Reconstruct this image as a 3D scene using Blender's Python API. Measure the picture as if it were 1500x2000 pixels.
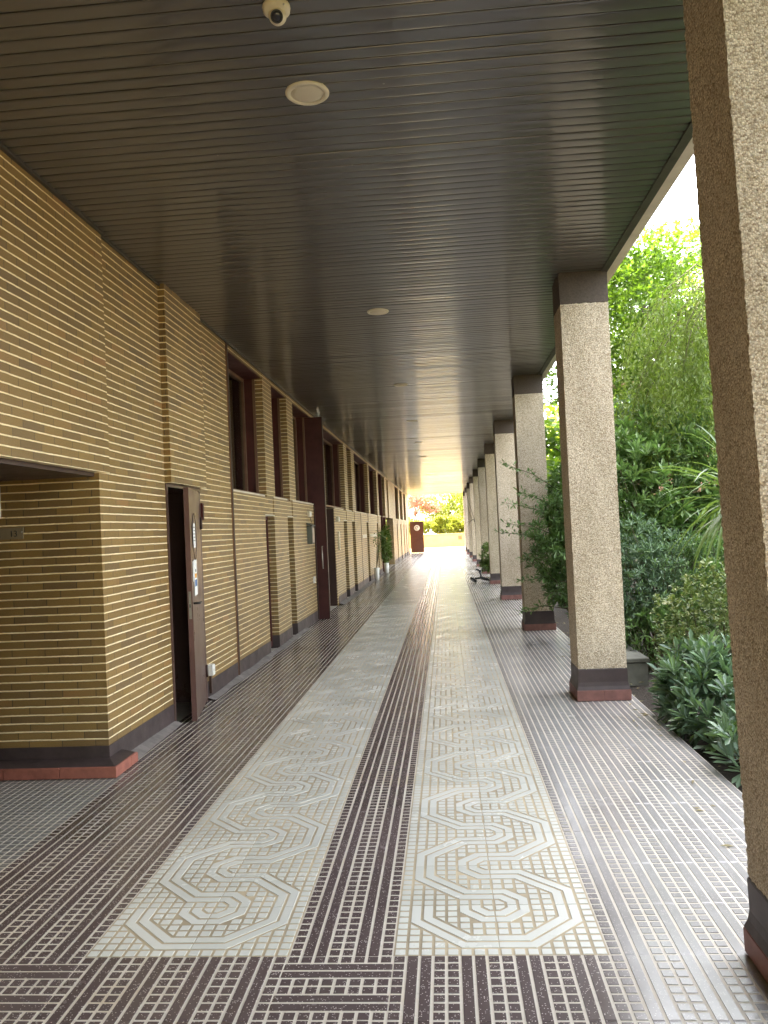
import bpy, math, random
import numpy as np
from mathutils import Vector, Matrix

random.seed(7)
for o in list(bpy.data.objects):
    bpy.data.objects.remove(o)
SC = bpy.context.scene
COL = SC.collection

# ------------------------------------------------------------------ camera, sky, sun, exposure
EYE = Vector((0, 0, 1.6))
YAW, PITCH, ROLL, FPX = 0.07539, 0.022726, -0.044729, 1569.86
fw = Vector((-math.sin(YAW)*math.cos(PITCH), math.cos(YAW)*math.cos(PITCH), math.sin(PITCH)))
r0 = Vector((math.cos(YAW), math.sin(YAW), 0)); u0 = r0.cross(fw)
rt = math.cos(ROLL)*r0 + math.sin(ROLL)*u0
up = -math.sin(ROLL)*r0 + math.cos(ROLL)*u0
cd = bpy.data.cameras.new('camera'); cam = bpy.data.objects.new('camera', cd); COL.objects.link(cam)
m = Matrix((rt, up, -fw)).transposed().to_4x4(); m.translation = EYE
cam.matrix_world = m
cd.sensor_fit = 'VERTICAL'; cd.sensor_height = 36; cd.sensor_width = 27
cd.lens = FPX/2000*36; cd.clip_start = 0.05; cd.clip_end = 1000
SC.camera = cam

SUN_EL = math.radians(57)
SUN_DIR = Vector((-0.62, 0.78, 0)).normalized()*math.cos(SUN_EL) + Vector((0, 0, math.sin(SUN_EL)))
w = bpy.data.worlds.new('World'); SC.world = w; w.use_nodes = True
nt = w.node_tree; bg = nt.nodes['Background']
sky = nt.nodes.new('ShaderNodeTexSky'); sky.sky_type = 'NISHITA'; sky.sun_disc = False
sky.sun_elevation = SUN_EL
sky.sun_rotation = math.atan2(SUN_DIR.x, SUN_DIR.y)
sky.dust_density = 2.5; sky.air_density = 1.0; sky.ozone_density = 1.0
hz = nt.nodes.new('ShaderNodeHueSaturation'); hz.inputs['Saturation'].default_value = 0.38
wm = nt.nodes.new('ShaderNodeMix'); wm.data_type = 'RGBA'; wm.blend_type = 'MULTIPLY'; wm.inputs[0].default_value = 1.0
wm.inputs[7].default_value = (1.0, 0.965, 0.90, 1)      # hazy, whitish summer sky
nt.links.new(sky.outputs[0], hz.inputs['Color']); nt.links.new(hz.outputs[0], wm.inputs[6])
nt.links.new(wm.outputs[2], bg.inputs[0]); bg.inputs[1].default_value = 0.15
sd = bpy.data.lights.new('sun', 'SUN'); so = bpy.data.objects.new('sun', sd); COL.objects.link(so)
sd.energy = 2.0; sd.angle = math.radians(0.5); sd.color = (1.0, 0.89, 0.69)
so.rotation_euler = SUN_DIR.to_track_quat('Z', 'Y').to_euler()
SC.view_settings.view_transform = 'Standard'; SC.view_settings.look = 'None'
SC.view_settings.exposure = 4.15; SC.view_settings.gamma = 1.0
SC.view_settings.use_curve_mapping = False
SC.cycles.use_denoising = True
SC.cycles.max_bounces = 10; SC.cycles.diffuse_bounces = 5; SC.cycles.glossy_bounces = 4
SC.cycles.transparent_max_bounces = 16; SC.cycles.sample_clamp_indirect = 8
SC.cycles.caustics_reflective = False; SC.cycles.caustics_refractive = False

# ------------------------------------------------------------------ node helpers
class NT:
    def __init__(s, name):
        s.m = bpy.data.materials.new(name); s.m.use_nodes = True
        s.t = s.m.node_tree; s.b = s.t.nodes['Principled BSDF']; s.out = s.t.nodes['Material Output']
    def n(s, typ, **kw):
        x = s.t.nodes.new(typ)
        for k, v in kw.items(): setattr(x, k, v)
        return x
    def link(s, a, b): s.t.links.new(a, b)
    def val(s, sock, v):
        if hasattr(v, 'is_output'): s.link(v, sock)
        else: sock.default_value = v
    def math(s, op, a, b=0.0, c=None):
        x = s.n('ShaderNodeMath', operation=op); s.val(x.inputs[0], a); s.val(x.inputs[1], b)
        if c is not None: s.val(x.inputs[2], c)
        return x.outputs[0]
    def coords(s):
        return s.n('ShaderNodeTexCoord').outputs['Object']
    def geopos(s):
        return s.n('ShaderNodeNewGeometry').outputs['Position']
    def sep(s, v):
        x = s.n('ShaderNodeSeparateXYZ'); s.link(v, x.inputs[0]); return x.outputs
    def comb(s, a, b, c=0.0):
        x = s.n('ShaderNodeCombineXYZ')
        s.val(x.inputs[0], a); s.val(x.inputs[1], b); s.val(x.inputs[2], c); return x.outputs[0]
    def noise(s, v, scale, detail=3, rough=0.6):
        x = s.n('ShaderNodeTexNoise'); s.link(v, x.inputs['Vector'])
        x.inputs['Scale'].default_value = scale; x.inputs['Detail'].default_value = detail; x.inputs['Roughness'].default_value = rough
        return x.outputs['Fac']
    def ramp(s, f, stops, interp='LINEAR'):
        x = s.n('ShaderNodeValToRGB'); s.link(f, x.inputs[0]); cr = x.color_ramp; cr.interpolation = interp
        while len(cr.elements) < len(stops): cr.elements.new(0.5)
        for e, (p, c) in zip(cr.elements, stops):
            e.position = p
            e.color = (*c, 1) if not isinstance(c, (int, float)) else (c, c, c, 1)
        return x.outputs[0]
    def mix(s, f, a, b):
        x = s.n('ShaderNodeMix', data_type='RGBA'); s.val(x.inputs[0], f)
        for i, v in ((6, a), (7, b)):
            if hasattr(v, 'is_output'): s.link(v, x.inputs[i])
            else: x.inputs[i].default_value = (*v, 1)
        return x.outputs[2]
    def bump(s, h, strength, dist, prev=None):
        x = s.n('ShaderNodeBump'); s.link(h, x.inputs['Height'])
        x.inputs['Strength'].default_value = strength; x.inputs['Distance'].default_value = dist
        if prev is not None: s.link(prev, x.inputs['Normal'])
        s.link(x.outputs[0], s.b.inputs['Normal']); return x.outputs[0]
    def set(s, col=None, rough=None, metal=None, spec=None):
        if col is not None:
            if hasattr(col, 'is_output'): s.link(col, s.b.inputs['Base Color'])
            else: s.b.inputs['Base Color'].default_value = (*col, 1)
        if rough is not None: s.val(s.b.inputs['Roughness'], rough)
        if metal is not None: s.b.inputs['Metallic'].default_value = metal
        if spec is not None: s.b.inputs['Specular IOR Level'].default_value = spec
        return s.m

def plain(name, col, rough=0.5, metal=0.0, var=0.15, scale=6.0, bump=0.0):
    t = NT(name); p = t.geopos()
    n = t.noise(p, scale, 5, 0.65)
    a = tuple(c*(1-var) for c in col); b = tuple(min(1, c*(1+var)) for c in col)
    t.set(t.ramp(n, [(0.3, a), (0.7, b)]), t.ramp(n, [(0.3, min(1, rough*1.12)), (0.7, rough*0.88)]), metal)
    if bump: t.bump(t.noise(p, scale*18, 3), bump, 0.003)
    return t.m

def brick_mat():
    t = NT('ochre_brick'); p = t.geopos(); s = t.sep(p)
    wob = t.noise(p, 5.0, 2); wob2 = t.noise(p, 40, 2)
    z = t.math('ADD', s[2], t.math('MULTIPLY', t.math('SUBTRACT', wob, 0.5), 0.006))
    z = t.math('ADD', z, t.math('MULTIPLY', t.math('SUBTRACT', wob2, 0.5), 0.0045))
    zr = t.math('DIVIDE', z, 0.0585)
    row = t.math('FLOOR', zr); fz = t.math('FRACT', zr)
    wr = t.n('ShaderNodeTexWhiteNoise', noise_dimensions='1D'); t.link(row, wr.inputs['W'])
    u = t.math('ADD', s[0], s[1])
    ur = t.math('ADD', t.math('DIVIDE', u, 0.242), t.math('MULTIPLY', t.math('MODULO', row, 2.0), 0.5))
    ur = t.math('ADD', ur, t.math('MULTIPLY', wr.outputs['Value'], 0.22))
    bi = t.math('FLOOR', ur); fu = t.math('FRACT', ur)
    wn = t.n('ShaderNodeTexWhiteNoise', noise_dimensions='2D'); t.link(t.comb(bi, row), wn.inputs['Vector'])
    big = t.noise(p, 1.1, 3)
    rnd = t.math('ADD', t.math('MULTIPLY', wn.outputs['Value'], 0.62), t.math('MULTIPLY', big, 0.42))
    col = t.ramp(rnd, [(0.0, (.125, .092, .064)), (0.17, (.175, .112, .05)), (0.5, (.238, .149, .052)),
                       (0.78, (.27, .170, .058)), (0.92, (.315, .155, .062)), (1.0, (.205, .15, .09))])
    grain = t.noise(p, 130, 4)
    g2 = t.n('ShaderNodeMix', data_type='RGBA', blend_type='MULTIPLY'); g2.inputs[0].default_value = 0.5
    t.link(col, g2.inputs[6]); t.link(t.ramp(grain, [(0.3, 0.65), (0.7, 1.25)]), g2.inputs[7])
    mort = t.ramp(fz, [(0.80, 0.0), (0.83, 1.0), (0.965, 1.0), (0.99, 0.0)])
    vj = t.math('LESS_THAN', fu, 0.024)
    col2 = t.mix(t.math('MULTIPLY', vj, 0.9), g2.outputs[2], (.07, .05, .03))
    mcol = t.ramp(t.noise(p, 9, 4), [(0.3, (.74, .60, .36)), (0.65, (.90, .77, .50))])
    miss = t.ramp(t.noise(p, 14, 3), [(0.66, 1.0), (0.74, 0.45)])
    mf = t.math('MULTIPLY', mort, miss)
    col3 = t.mix(mf, col2, mcol)
    # scuffs
    sc = t.ramp(t.noise(p, 3.2, 6, 0.7), [(0.66, 0.0), (0.75, 0.22)])
    t.set(t.mix(sc, col3, (.30, .27, .24)), t.ramp(mf, [(0, 0.42), (1, 0.8)]))
    h = t.math('ADD', t.math('MULTIPLY', mf, 0.7), t.math('MULTIPLY', grain, 0.35))
    h = t.math('SUBTRACT', h, t.math('MULTIPLY', vj, 0.4))
    t.bump(h, 0.65, 0.006)
    return t.m

def pebble_mat():
    t = NT('pebbledash_render'); p = t.geopos()
    v = t.n('ShaderNodeTexVoronoi'); t.link(p, v.inputs['Vector']); v.inputs['Scale'].default_value = 150
    v2 = t.n('ShaderNodeTexVoronoi'); t.link(p, v2.inputs['Vector']); v2.inputs['Scale'].default_value = 88
    sp = t.sep(v.outputs['Color'])
    col = t.ramp(sp[0], [(0.0, (.33, .25, .17)), (0.3, (.57, .48, .36)), (0.65, (.70, .615, .485)), (1.0, (.84, .77, .65))])
    gaps = t.ramp(v.outputs['Distance'], [(0.35, 1.0), (0.75, 0.68)])
    mm = t.n('ShaderNodeMix', data_type='RGBA', blend_type='MULTIPLY'); mm.inputs[0].default_value = 1
    t.link(col, mm.inputs[6]); t.link(gaps, mm.inputs[7])
    s = t.sep(p)
    stain = t.ramp(t.noise(t.comb(s[0], s[1], t.math('MULTIPLY', s[2], 0.3)), 4, 4), [(0.35, (.86, .82, .76)), (0.65, (1.06, 1.03, 1.0))])
    m2 = t.n('ShaderNodeMix', data_type='RGBA', blend_type='MULTIPLY'); m2.inputs[0].default_value = 1
    t.link(mm.outputs[2], m2.inputs[6]); t.link(stain, m2.inputs[7])
    t.set(m2.outputs[2], 0.75)
    h = t.math('ADD', t.math('MULTIPLY', v.outputs['Distance'], -0.7), t.math('MULTIPLY', v2.outputs['Distance'], -0.6))
    t.bump(h, 0.75, 0.006)
    return t.m

def tile_mat(name, lo, hi, speck, dust_sheen, rough):
    t = NT(name); p = t.geopos(); s = t.sep(p)
    wn = t.n('ShaderNodeTexWhiteNoise', noise_dimensions='2D')
    t.link(t.comb(t.math('FLOOR', t.math('DIVIDE', t.math('ADD', s[0], 0.27), 0.4)), t.math('FLOOR', t.math('DIVIDE', t.math('SUBTRACT', s[1], 3.05), 0.4))), wn.inputs['Vector'])
    base = t.ramp(t.math('ADD', t.math('MULTIPLY', wn.outputs['Value'], 0.5), t.math('MULTIPLY', t.noise(p, 2.2, 5, .65), 0.5)), [(0.2, lo), (0.8, hi)])
    v = t.n('ShaderNodeTexVoronoi'); t.link(p, v.inputs['Vector']); v.inputs['Scale'].default_value = 190
    sc = t.sep(v.outputs['Color'])
    chip = t.math('MULTIPLY', t.math('GREATER_THAN', sc[0], 0.86), t.math('LESS_THAN', v.outputs['Distance'], 0.42))
    col = t.mix(t.math('MULTIPLY', chip, speck), base, (.62, .55, .52))
    # dusty film that grows towards the garden edge, with reflected sky put into its colour
    d = t.math('MULTIPLY', t.ramp(s[0], [(0.0, 0.05), (0.45, 0.12), (0.62, 1.0), (1.0, 1.0)]), dust_sheen)
    dn = t.ramp(t.noise(p, 1.4, 6, .7), [(0.3, 0.55), (0.7, 1.0)])
    col = t.mix(t.math('MULTIPLY', d, dn), col, (.44, .435, .44))
    stain = t.ramp(t.noise(p, 0.9, 7, .72), [(0.60, 0.0), (0.72, 0.35)])
    col = t.mix(stain, col, (.20, .15, .10))
    t.set(col, t.ramp(t.noise(p, 3.0, 5, .7), [(0.3, rough*0.72), (0.7, rough*1.3)]))
    t.bump(t.noise(p, 260, 2), 0.12, 0.001)
    return t.m

def grout_mat():
    t = NT('cement_grout'); p = t.geopos()
    c = t.ramp(t.noise(p, 1.3, 6, .7), [(0.3, (.50, .44, .37)), (0.55, (.60, .55, .48)), (0.75, (.52, .42, .28))])
    c = t.mix(t.ramp(t.noise(p, 70, 3), [(0.6, 0.0), (0.75, 0.4)]), c, (.25, .2, .16))
    t.set(c, 0.7); t.bump(t.noise(p, 120, 3), 0.3, 0.002)
    return t.m

def slat_mat():
    t = NT('brown_metal_slat'); p = t.geopos(); s = t.sep(p)
    wn = t.n('ShaderNodeTexWhiteNoise', noise_dimensions='1D')
    t.link(t.math('FLOOR', t.math('DIVIDE', s[1], 0.0915)), wn.inputs['W'])
    base = t.ramp(wn.outputs['Value'], [(0, (.060, .054, .047)), (1, (.076, .068, .059))])
    v = t.n('ShaderNodeTexVoronoi'); t.link(p, v.inputs['Vector']); v.inputs['Scale'].default_value = 8
    nz = t.math('GREATER_THAN', t.sep(v.outputs['Color'])[1], 0.84)
    dot = t.math('MULTIPLY', t.math('LESS_THAN', v.outputs['Distance'], 0.06), nz)
    col = base
    t.set(t.mix(t.math('MULTIPLY', dot, 0.55), col, (.32, .29, .25)), 0.32, 0.0, 0.6); t.b.inputs['Coat Weight'].default_value = 0.55; t.b.inputs['Coat Roughness'].default_value = 0.10; t.b.inputs['Coat IOR'].default_value = 1.6
    return t.m

def leaf_mat(name, lo, hi, trans, tcol, rough=0.4, extra=None):
    t = NT(name)
    g = t.n('ShaderNodeNewGeometry')
    stops = [(0.0, lo), (0.75, hi)]
    if extra: stops.append((0.97, extra))
    col = t.ramp(g.outputs['Random Per Island'], stops)
    t.set(col, rough)
    tr = t.n('ShaderNodeBsdfTranslucent'); tc = t.n('ShaderNodeMix', data_type='RGBA', blend_type='MULTIPLY'); tc.inputs[0].default_value = 0.4
    tc.inputs[6].default_value = (*tcol, 1); t.link(t.ramp(g.outputs['Random Per Island'], [(0, 0.55), (1, 1.0)]), tc.inputs[7])
    t.link(tc.outputs[2], tr.inputs[0])
    mx = t.n('ShaderNodeMixShader'); mx.inputs[0].default_value = trans
    t.link(t.b.outputs[0], mx.inputs[1]); t.link(tr.outputs[0], mx.inputs[2]); t.link(mx.outputs[0], t.out.inputs[0])
    return t.m

def glass_mat():
    t = NT('window_glass')
    gl = t.n('ShaderNodeBsdfGlossy'); gl.inputs['Roughness'].default_value = 0.02; gl.inputs['Color'].default_value = (.9, .95, .92, 1)
    tr = t.n('ShaderNodeBsdfTransparent'); tr.inputs[0].default_value = (.55, .62, .56, 1)
    fr = t.n('ShaderNodeFresnel'); fr.inputs[0].default_value = 1.5
    mx = t.n('ShaderNodeMixShader'); t.link(t.math('ADD', fr.outputs[0], 0.16), mx.inputs[0])
    t.link(tr.outputs[0], mx.inputs[1]); t.link(gl.outputs[0], mx.inputs[2]); t.link(mx.outputs[0], t.out.inputs[0])
    return t.m

def soil_mat():
    t = NT('dark_soil'); p = t.geopos()
    c = t.ramp(t.noise(p, 22, 6, .75), [(0.3, (.018, .013, .010)), (0.6, (.05, .036, .026)), (0.8, (.11, .085, .06))])
    t.set(c, 0.95); t.bump(t.noise(p, 45, 5), 1.0, 0.03); return t.m

M = {'tan_grout': plain('tan_grout', (.40, .33, .225), 0.75, var=.3, scale=2.5, bump=.2)}
M['brick'] = brick_mat(); M['pebble'] = pebble_mat(); M['slat'] = slat_mat(); M['grout'] = grout_mat(); M['soil'] = soil_mat(); M['glass'] = glass_mat()
M['dark_tile'] = tile_mat('maroon_terrazzo', (.066, .046, .046), (.105, .076, .076), 0.8, 0.75, 0.22)
M['light_tile'] = tile_mat('pale_terrazzo', (.53, .535, .50), (.65, .65, .615), 0.14, 0.12, 0.24)
M['grey_tile'] = tile_mat('grey_terrazzo', (.11, .10, .095), (.17, .16, .15), 0.4, 0.6, 0.45)
M['plinth'] = plain('brown_plinth_paint', (.055, .038, .038), 0.55, var=.3, scale=5, bump=.3)
M['cement'] = plain('grey_cement', (.17, .155, .145), 0.85, var=.3, scale=7, bump=.5)
M['dust_cement'] = plain('dusty_cement', (.20, .175, .165), 0.9, var=.3, scale=9, bump=.5)
M['red_tile'] = plain('red_terrazzo', (.30, .105, .075), 0.6, var=.22, scale=14, bump=.25)
M['red_curb'] = plain('faded_red_terrazzo', (.22, .10, .085), 0.65, var=.25, scale=11, bump=.3)
M['red_metal'] = plain('oxblood_metal', (.060, .007, .005), 0.62, var=.2, scale=4)
M['dark_red_metal'] = plain('dark_red_door_metal', (.048, .006, .006), 0.6, var=.2)
M['door_metal'] = plain('brown_door_paint', (.105, .062, .052), 0.3, var=.12, scale=3)
M['door_edge'] = plain('red_brown_edge', (.085, .032, .026), 0.5, var=.15)
M['brown_frame'] = plain('brown_frame_metal', (.05, .026, .02), 0.45, var=.2)
M['tan_frame'] = plain('tan_frame_metal', (.16, .085, .05), 0.5, var=.2)
M['fascia'] = plain('beige_fascia', (.66, .61, .52), 0.6, var=.12, scale=3)
M['dark_trim'] = plain('dark_edge_trim', (.05, .042, .034), 0.45, var=.15)
M['cream'] = plain('cream_plastic', (.66, .60, .46), 0.4, var=.06)
M['white'] = plain('white_paint', (.78, .77, .74), 0.45, var=.05)
M['paper'] = plain('white_paper', (.82, .82, .80), 0.7, var=.03)
M['orange'] = plain('orange_print', (.75, .36, .06), 0.6, var=.1); M['blue'] = plain('blue_print', (.08, .16, .36), 0.6, var=.1)
M['steel'] = plain('brushed_steel', (.42, .40, .37), 0.35, 0.9, var=.15)
M['dull_steel'] = plain('dull_steel', (.20, .185, .16), 0.5, 0.6, var=.2)
M['black'] = plain('black_plastic', (.012, .012, .012), 0.4, var=.2)
M['lens'] = plain('dark_lens', (.03, .03, .04), 0.08, var=.1)
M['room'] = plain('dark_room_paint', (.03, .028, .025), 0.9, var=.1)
M['blind'] = plain('pale_blind', (.55, .58, .46), 0.8, var=.1)
M['grey_box'] = plain('grey_green_metal', (.10, .115, .10), 0.45, var=.15)
M['board'] = plain('brown_gate_paint', (.085, .028, .015), 0.5, var=.15)
M['paving'] = plain('warm_concrete_paving', (.55, .40, .165), 0.8, var=.15, scale=2)
M['far_wall'] = plain('cream_render', (.62, .43, .16), 0.85, var=.12, scale=2)
M['ground'] = plain('dry_earth', (.20, .17, .12), 0.95, var=.3, scale=.6)
M['pink_brick'] = plain('pale_red_brick', (.27, .14, .10), 0.85, var=.2, scale=2)
M['bark'] = plain('grey_brown_bark', (.075, .058, .042), 0.9, var=.4, scale=14, bump=.8)
M['stem'] = plain('green_brown_stem', (.09, .08, .04), 0.8, var=.3, scale=14)
M['stone'] = plain('grey_concrete_step', (.12, .12, .10), 0.85, var=.3, scale=6, bump=.5)
M['acrylic'] = plain('smoky_acrylic', (.26, .21, .14), 0.25, var=.05)
M['leaf_dark'] = leaf_mat('leaf_dark_green', (.065, .125, .042), (.18, .28, .10), .25, (.18, .36, .06), 0.33, (.12, .19, .06))
M['leaf_blue'] = leaf_mat('leaf_blue_green', (.085, .145, .095), (.19, .285, .18), .18, (.18, .32, .10), 0.32, (.15, .25, .06))
M['leaf_pale'] = leaf_mat('leaf_yellow_edged', (.06, .11, .03), (.22, .29, .10), .2, (.25, .35, .06), 0.4, (.42, .44, .20))
M['leaf_maple'] = leaf_mat('leaf_bright_green', (.055, .115, .015), (.10, .185, .024), .45, (.17, .31, .02), 0.5)
M['leaf_willow'] = leaf_mat('leaf_grey_green', (.075, .125, .026), (.145, .205, .045), .4, (.22, .34, .04), 0.45)
M['leaf_hedge'] = leaf_mat('leaf_yellow_green', (.16, .21, .03), (.30, .34, .05), .5, (.50, .56, .07), 0.5)
M['leaf_plum'] = leaf_mat('leaf_plum_red', (.34, .15, .11), (.50, .27, .19), .45, (.66, .34, .22), 0.5)
M['leaf_strap'] = leaf_mat('leaf_strap_green', (.055, .11, .028), (.12, .19, .055), .3, (.26, .40, .06), 0.36)
M['leaf_dry'] = leaf_mat('leaf_dry_straw', (.20, .16, .08), (.36, .31, .17), .2, (.4, .35, .15), 0.7)

# ------------------------------------------------------------------ mesh helpers
class MB:
    def __init__(s): s.v = []; s.f = []; s.mi = []; s.ms = []; s.smooth = []
    def mat(s, m):
        if m not in s.ms: s.ms.append(m)
        return s.ms.index(m)
    def add(s, vs, fs, m, smooth=False):
        b = len(s.v); s.v.extend([tuple(p) for p in vs]); k = s.mat(m)
        for f in fs: s.f.append(tuple(i+b for i in f)); s.mi.append(k); s.smooth.append(smooth)
        return s
    def box(s, x0, x1, y0, y1, z0, z1, m):
        vs = [(x, y, z) for z in (z0, z1) for y in (y0, y1) for x in (x0, x1)]
        return s.add(vs, [(0, 2, 3, 1), (4, 5, 7, 6), (0, 1, 5, 4), (1, 3, 7, 5), (3, 2, 6, 7), (2, 0, 4, 6)], m)
    def bbox(s, x0, x1, y0, y1, z0, z1, m, c=0.006):
        # chamfered box: inset top and bottom rings
        vs = []; rings = [(c, z0), (0, z0+c), (0, z1-c), (c, z1)]
        for o, z in rings:
            vs += [(x0+o, y0+o, z), (x1-o, y0+o, z), (x1-o, y1-o, z), (x0+o, y1-o, z)]
        fs = [(3, 2, 1, 0), (12, 13, 14, 15)]
        for k in range(3):
            for i in range(4): fs.append((k*4+i, k*4+(i+1) % 4, k*4+4+(i+1) % 4, k*4+4+i))
        return s.add(vs, fs, m)
    def loft_sq(s, cx, cy, h, prof, m, caps=True):
        vs = []
        for o, z in prof:
            q = h+o; vs += [(cx-q, cy-q, z), (cx+q, cy-q, z), (cx+q, cy+q, z), (cx-q, cy+q, z)]
        n = len(prof); fs = []
        for k in range(n-1):
            for i in range(4): fs.append((k*4+i, k*4+(i+1) % 4, k*4+4+(i+1) % 4, k*4+4+i))
        if caps: fs += [(3, 2, 1, 0), tuple(range(4*n-4, 4*n))]
        return s.add(vs, fs, m)
    def lathe(s, c, prof, m, n=32, axis=None, smooth=True):
        c = Vector(c); ax = Vector(axis or (0, 0, 1)).normalized()
        a = ax.orthogonal().normalized(); b = ax.cross(a); vs = []
        for r, z in prof:
            for i in range(n):
                t = 2*math.pi*i/n; vs.append(c+ax*z+(a*math.cos(t)+b*math.sin(t))*r)
        fs = []
        for k in range(len(prof)-1):
            for i in range(n): fs.append((k*n+i, k*n+(i+1) % n, (k+1)*n+(i+1) % n, (k+1)*n+i))
        fs.append(tuple(range(n))[::-1]); fs.append(tuple(range((len(prof)-1)*n, len(prof)*n)))
        return s.add(vs, fs, m, smooth)
    def tube(s, pts, rad, m, n=6, smooth=True):
        pts = [Vector(p) for p in pts]
        if not isinstance(rad, (list, tuple)): rad = [rad]*len(pts)
        vs = []
        for i, p in enumerate(pts):
            d = (pts[min(i+1, len(pts)-1)]-pts[max(i-1, 0)]).normalized()
            a = d.cross(Vector((0.31, 0.2, 0.93)));
            if a.length < 1e-3: a = d.orthogonal()
            a.normalize(); b = d.cross(a)
            for k in range(n):
                t = 2*math.pi*k/n; vs.append(p+(a*math.cos(t)+b*math.sin(t))*rad[i])
        fs = [tuple(range(n))[::-1], tuple(range((len(pts)-1)*n, len(pts)*n))]
        for i in range(len(pts)-1):
            for k in range(n): fs.append((i*n+k, i*n+(k+1) % n, (i+1)*n+(k+1) % n, (i+1)*n+k))
        return s.add(vs, fs, m, smooth)
    def build(s, name, parent=None):
        off = Vector((0, 0, 0)); q = parent
        while q is not None: off += q.location; q = q.parent
        me = bpy.data.meshes.new(name)
        me.from_pydata([(v[0]-off.x, v[1]-off.y, v[2]-off.z) for v in s.v], [], s.f)
        for mm in s.ms: me.materials.append(mm)
        me.polygons.foreach_set('material_index', s.mi)
        me.polygons.foreach_set('use_smooth', s.smooth)
        me.update()
        o = bpy.data.objects.new(name, me); COL.objects.link(o)
        if parent is not None: o.parent = parent
        return o

def thing(name, label, cat, loc=(0, 0, 0), group=None):
    o = bpy.data.objects.new(name, None); COL.objects.link(o); o.location = loc; o.empty_display_size = 0.1
    o['label'] = label; o['category'] = cat
    if group: o['group'] = group
    return o
def tag(o, label, cat, group=None):
    o['label'] = label; o['category'] = cat
    if group: o['group'] = group
    return o
def struct(o): o['kind'] = 'structure'; return o
KIDS = {}
def children(o): return [c for c in bpy.data.objects if c.parent == o]
def copy_tree(o, parent=None, kids=None):
    if kids is None:
        kids = {}
        for c in bpy.data.objects:
            if c.parent: kids.setdefault(c.parent.name, []).append(c)
    c = o.copy(); COL.objects.link(c)
    if parent is not None: c.parent = parent
    for ch in kids.get(o.name, []): copy_tree(ch, c, kids)
    return c

# ------------------------------------------------------------------ ground, floor, paving
g = MB(); g.add([(-400, -300, -.12), (400, -300, -.12), (400, 600, -.12), (-400, 600, -.12)], [(0, 1, 2, 3)], M['ground']); struct(g.build('ground'))
g = MB()
nx, ny = 40, 200; vs = []
for j in range(ny+1):
    for i in range(nx+1):
        x = 1.58+i*10.4/nx; y = -9+j*63/ny
        vs.append((x, y, -.055+random.uniform(-.02, .025)-(0.012 if i == 0 else 0)))
g.add(vs, [(j*(nx+1)+i, j*(nx+1)+i+1, (j+1)*(nx+1)+i+1, (j+1)*(nx+1)+i) for j in range(ny) for i in range(nx)], M['soil'], True)
struct(g.build('garden_soil'))
g = MB(); g.box(-14, 14, 53.42, 67.0, -.10, -.004, M['paving']); struct(g.build('far_pavement'))
g = MB(); g.box(-14, 30, -40, -9.0, -.10, -.02, M['paving']); struct(g.build('rear_pavement'))

T, GX, GY = 0.4, -0.27, 3.05
W = -2.42
U = T/8
def clip(poly, a, b, c):            # keep a*x+b*y<=c
    out = []; n = len(poly)
    for i in range(n):
        p, q = poly[i], poly[(i+1) % n]
        dp = a*p[0]+b*p[1]-c; dq = a*q[0]+b*q[1]-c
        if dp <= 0: out.append(p)
        if (dp < 0 < dq) or (dq < 0 < dp):
            t = dp/(dp-dq); out.append((p[0]+t*(q[0]-p[0]), p[1]+t*(q[1]-p[1])))
    return out
def area(p): return abs(sum(p[i][0]*p[(i+1) % len(p)][1]-p[(i+1) % len(p)][0]*p[i][1] for i in range(len(p))))/2
G = 0.135                           # half groove, in grid units
def stripe_tile():
    ps = []
    for i, k in enumerate('SBBSSBBS'):
        x0, x1 = i+G, i+1-G
        if k == 'B': ps.append([(x0, G), (x1, G), (x1, 8-G), (x0, 8-G)])
        else: ps += [[(x0, j+G), (x1, j+G), (x1, j+1-G), (x0, j+1-G)] for j in range(8)]
    return ps
def square_tile():
    return [[(i+G, j+G), (i+1-G, j+G), (i+1-G, j+1-G), (i+G, j+1-G)] for i in range(8) for j in range(8)]
def oct_pts(d):
    t = math.tan(math.radians(22.5)); return [(d, 0), (d, d*t), (d*t, d), (0, d)]
def meander_tile():                 # arcs round corner (0,0)
    ps = []; R2 = math.sqrt(.5)
    for a in (1, 2, 5, 6):
        lo, hi = a+G, a+1-G
        A, B = oct_pts(hi), oct_pts(lo)
        A[0] = (hi, .06); A[3] = (.06, hi); B[0] = (lo, .06); B[3] = (.06, lo)
        for i in range(3): ps.append([A[i], A[i+1], B[i+1], B[i]])
    for sq in square_tile():
        cx = sum(p[0] for p in sq)/4; cy = sum(p[1] for p in sq)/4
        # three zones where squares live: inside 1, between 3 and 5, outside 7
        for lo, hi in ((0, 1), (3, 5), (7, 99)):
            q = sq
            if hi < 99:
                q = clip(q, 1, 0, hi); q = clip(q, 0, 1, hi) if len(q) > 2 else q
                q = clip(q, R2, R2, hi-G) if len(q) > 2 else q
            if len(q) > 2 and lo > 0 and cx < lo and cy < lo: q = clip(q, -R2, -R2, -(lo+G))
            if len(q) > 2 and area(q) > 0.06: ps.append(q)
    return ps
STR, SQR, MEA = stripe_tile(), square_tile(), meander_tile()
def rot90(ps): return [[(8-y, x) for x, y in p] for p in ps]
def flip(ps, fx, fy): return [[((8-x) if fx else x, (8-y) if fy else y) for x, y in p] for p in ps]
MEA_V = {(fx, fy): flip(MEA, fx, fy) for fx in (0, 1) for fy in (0, 1)}
floor = MB()
DEP = 0.0022
XMIN_I = {True: -12, False: -6}
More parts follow.
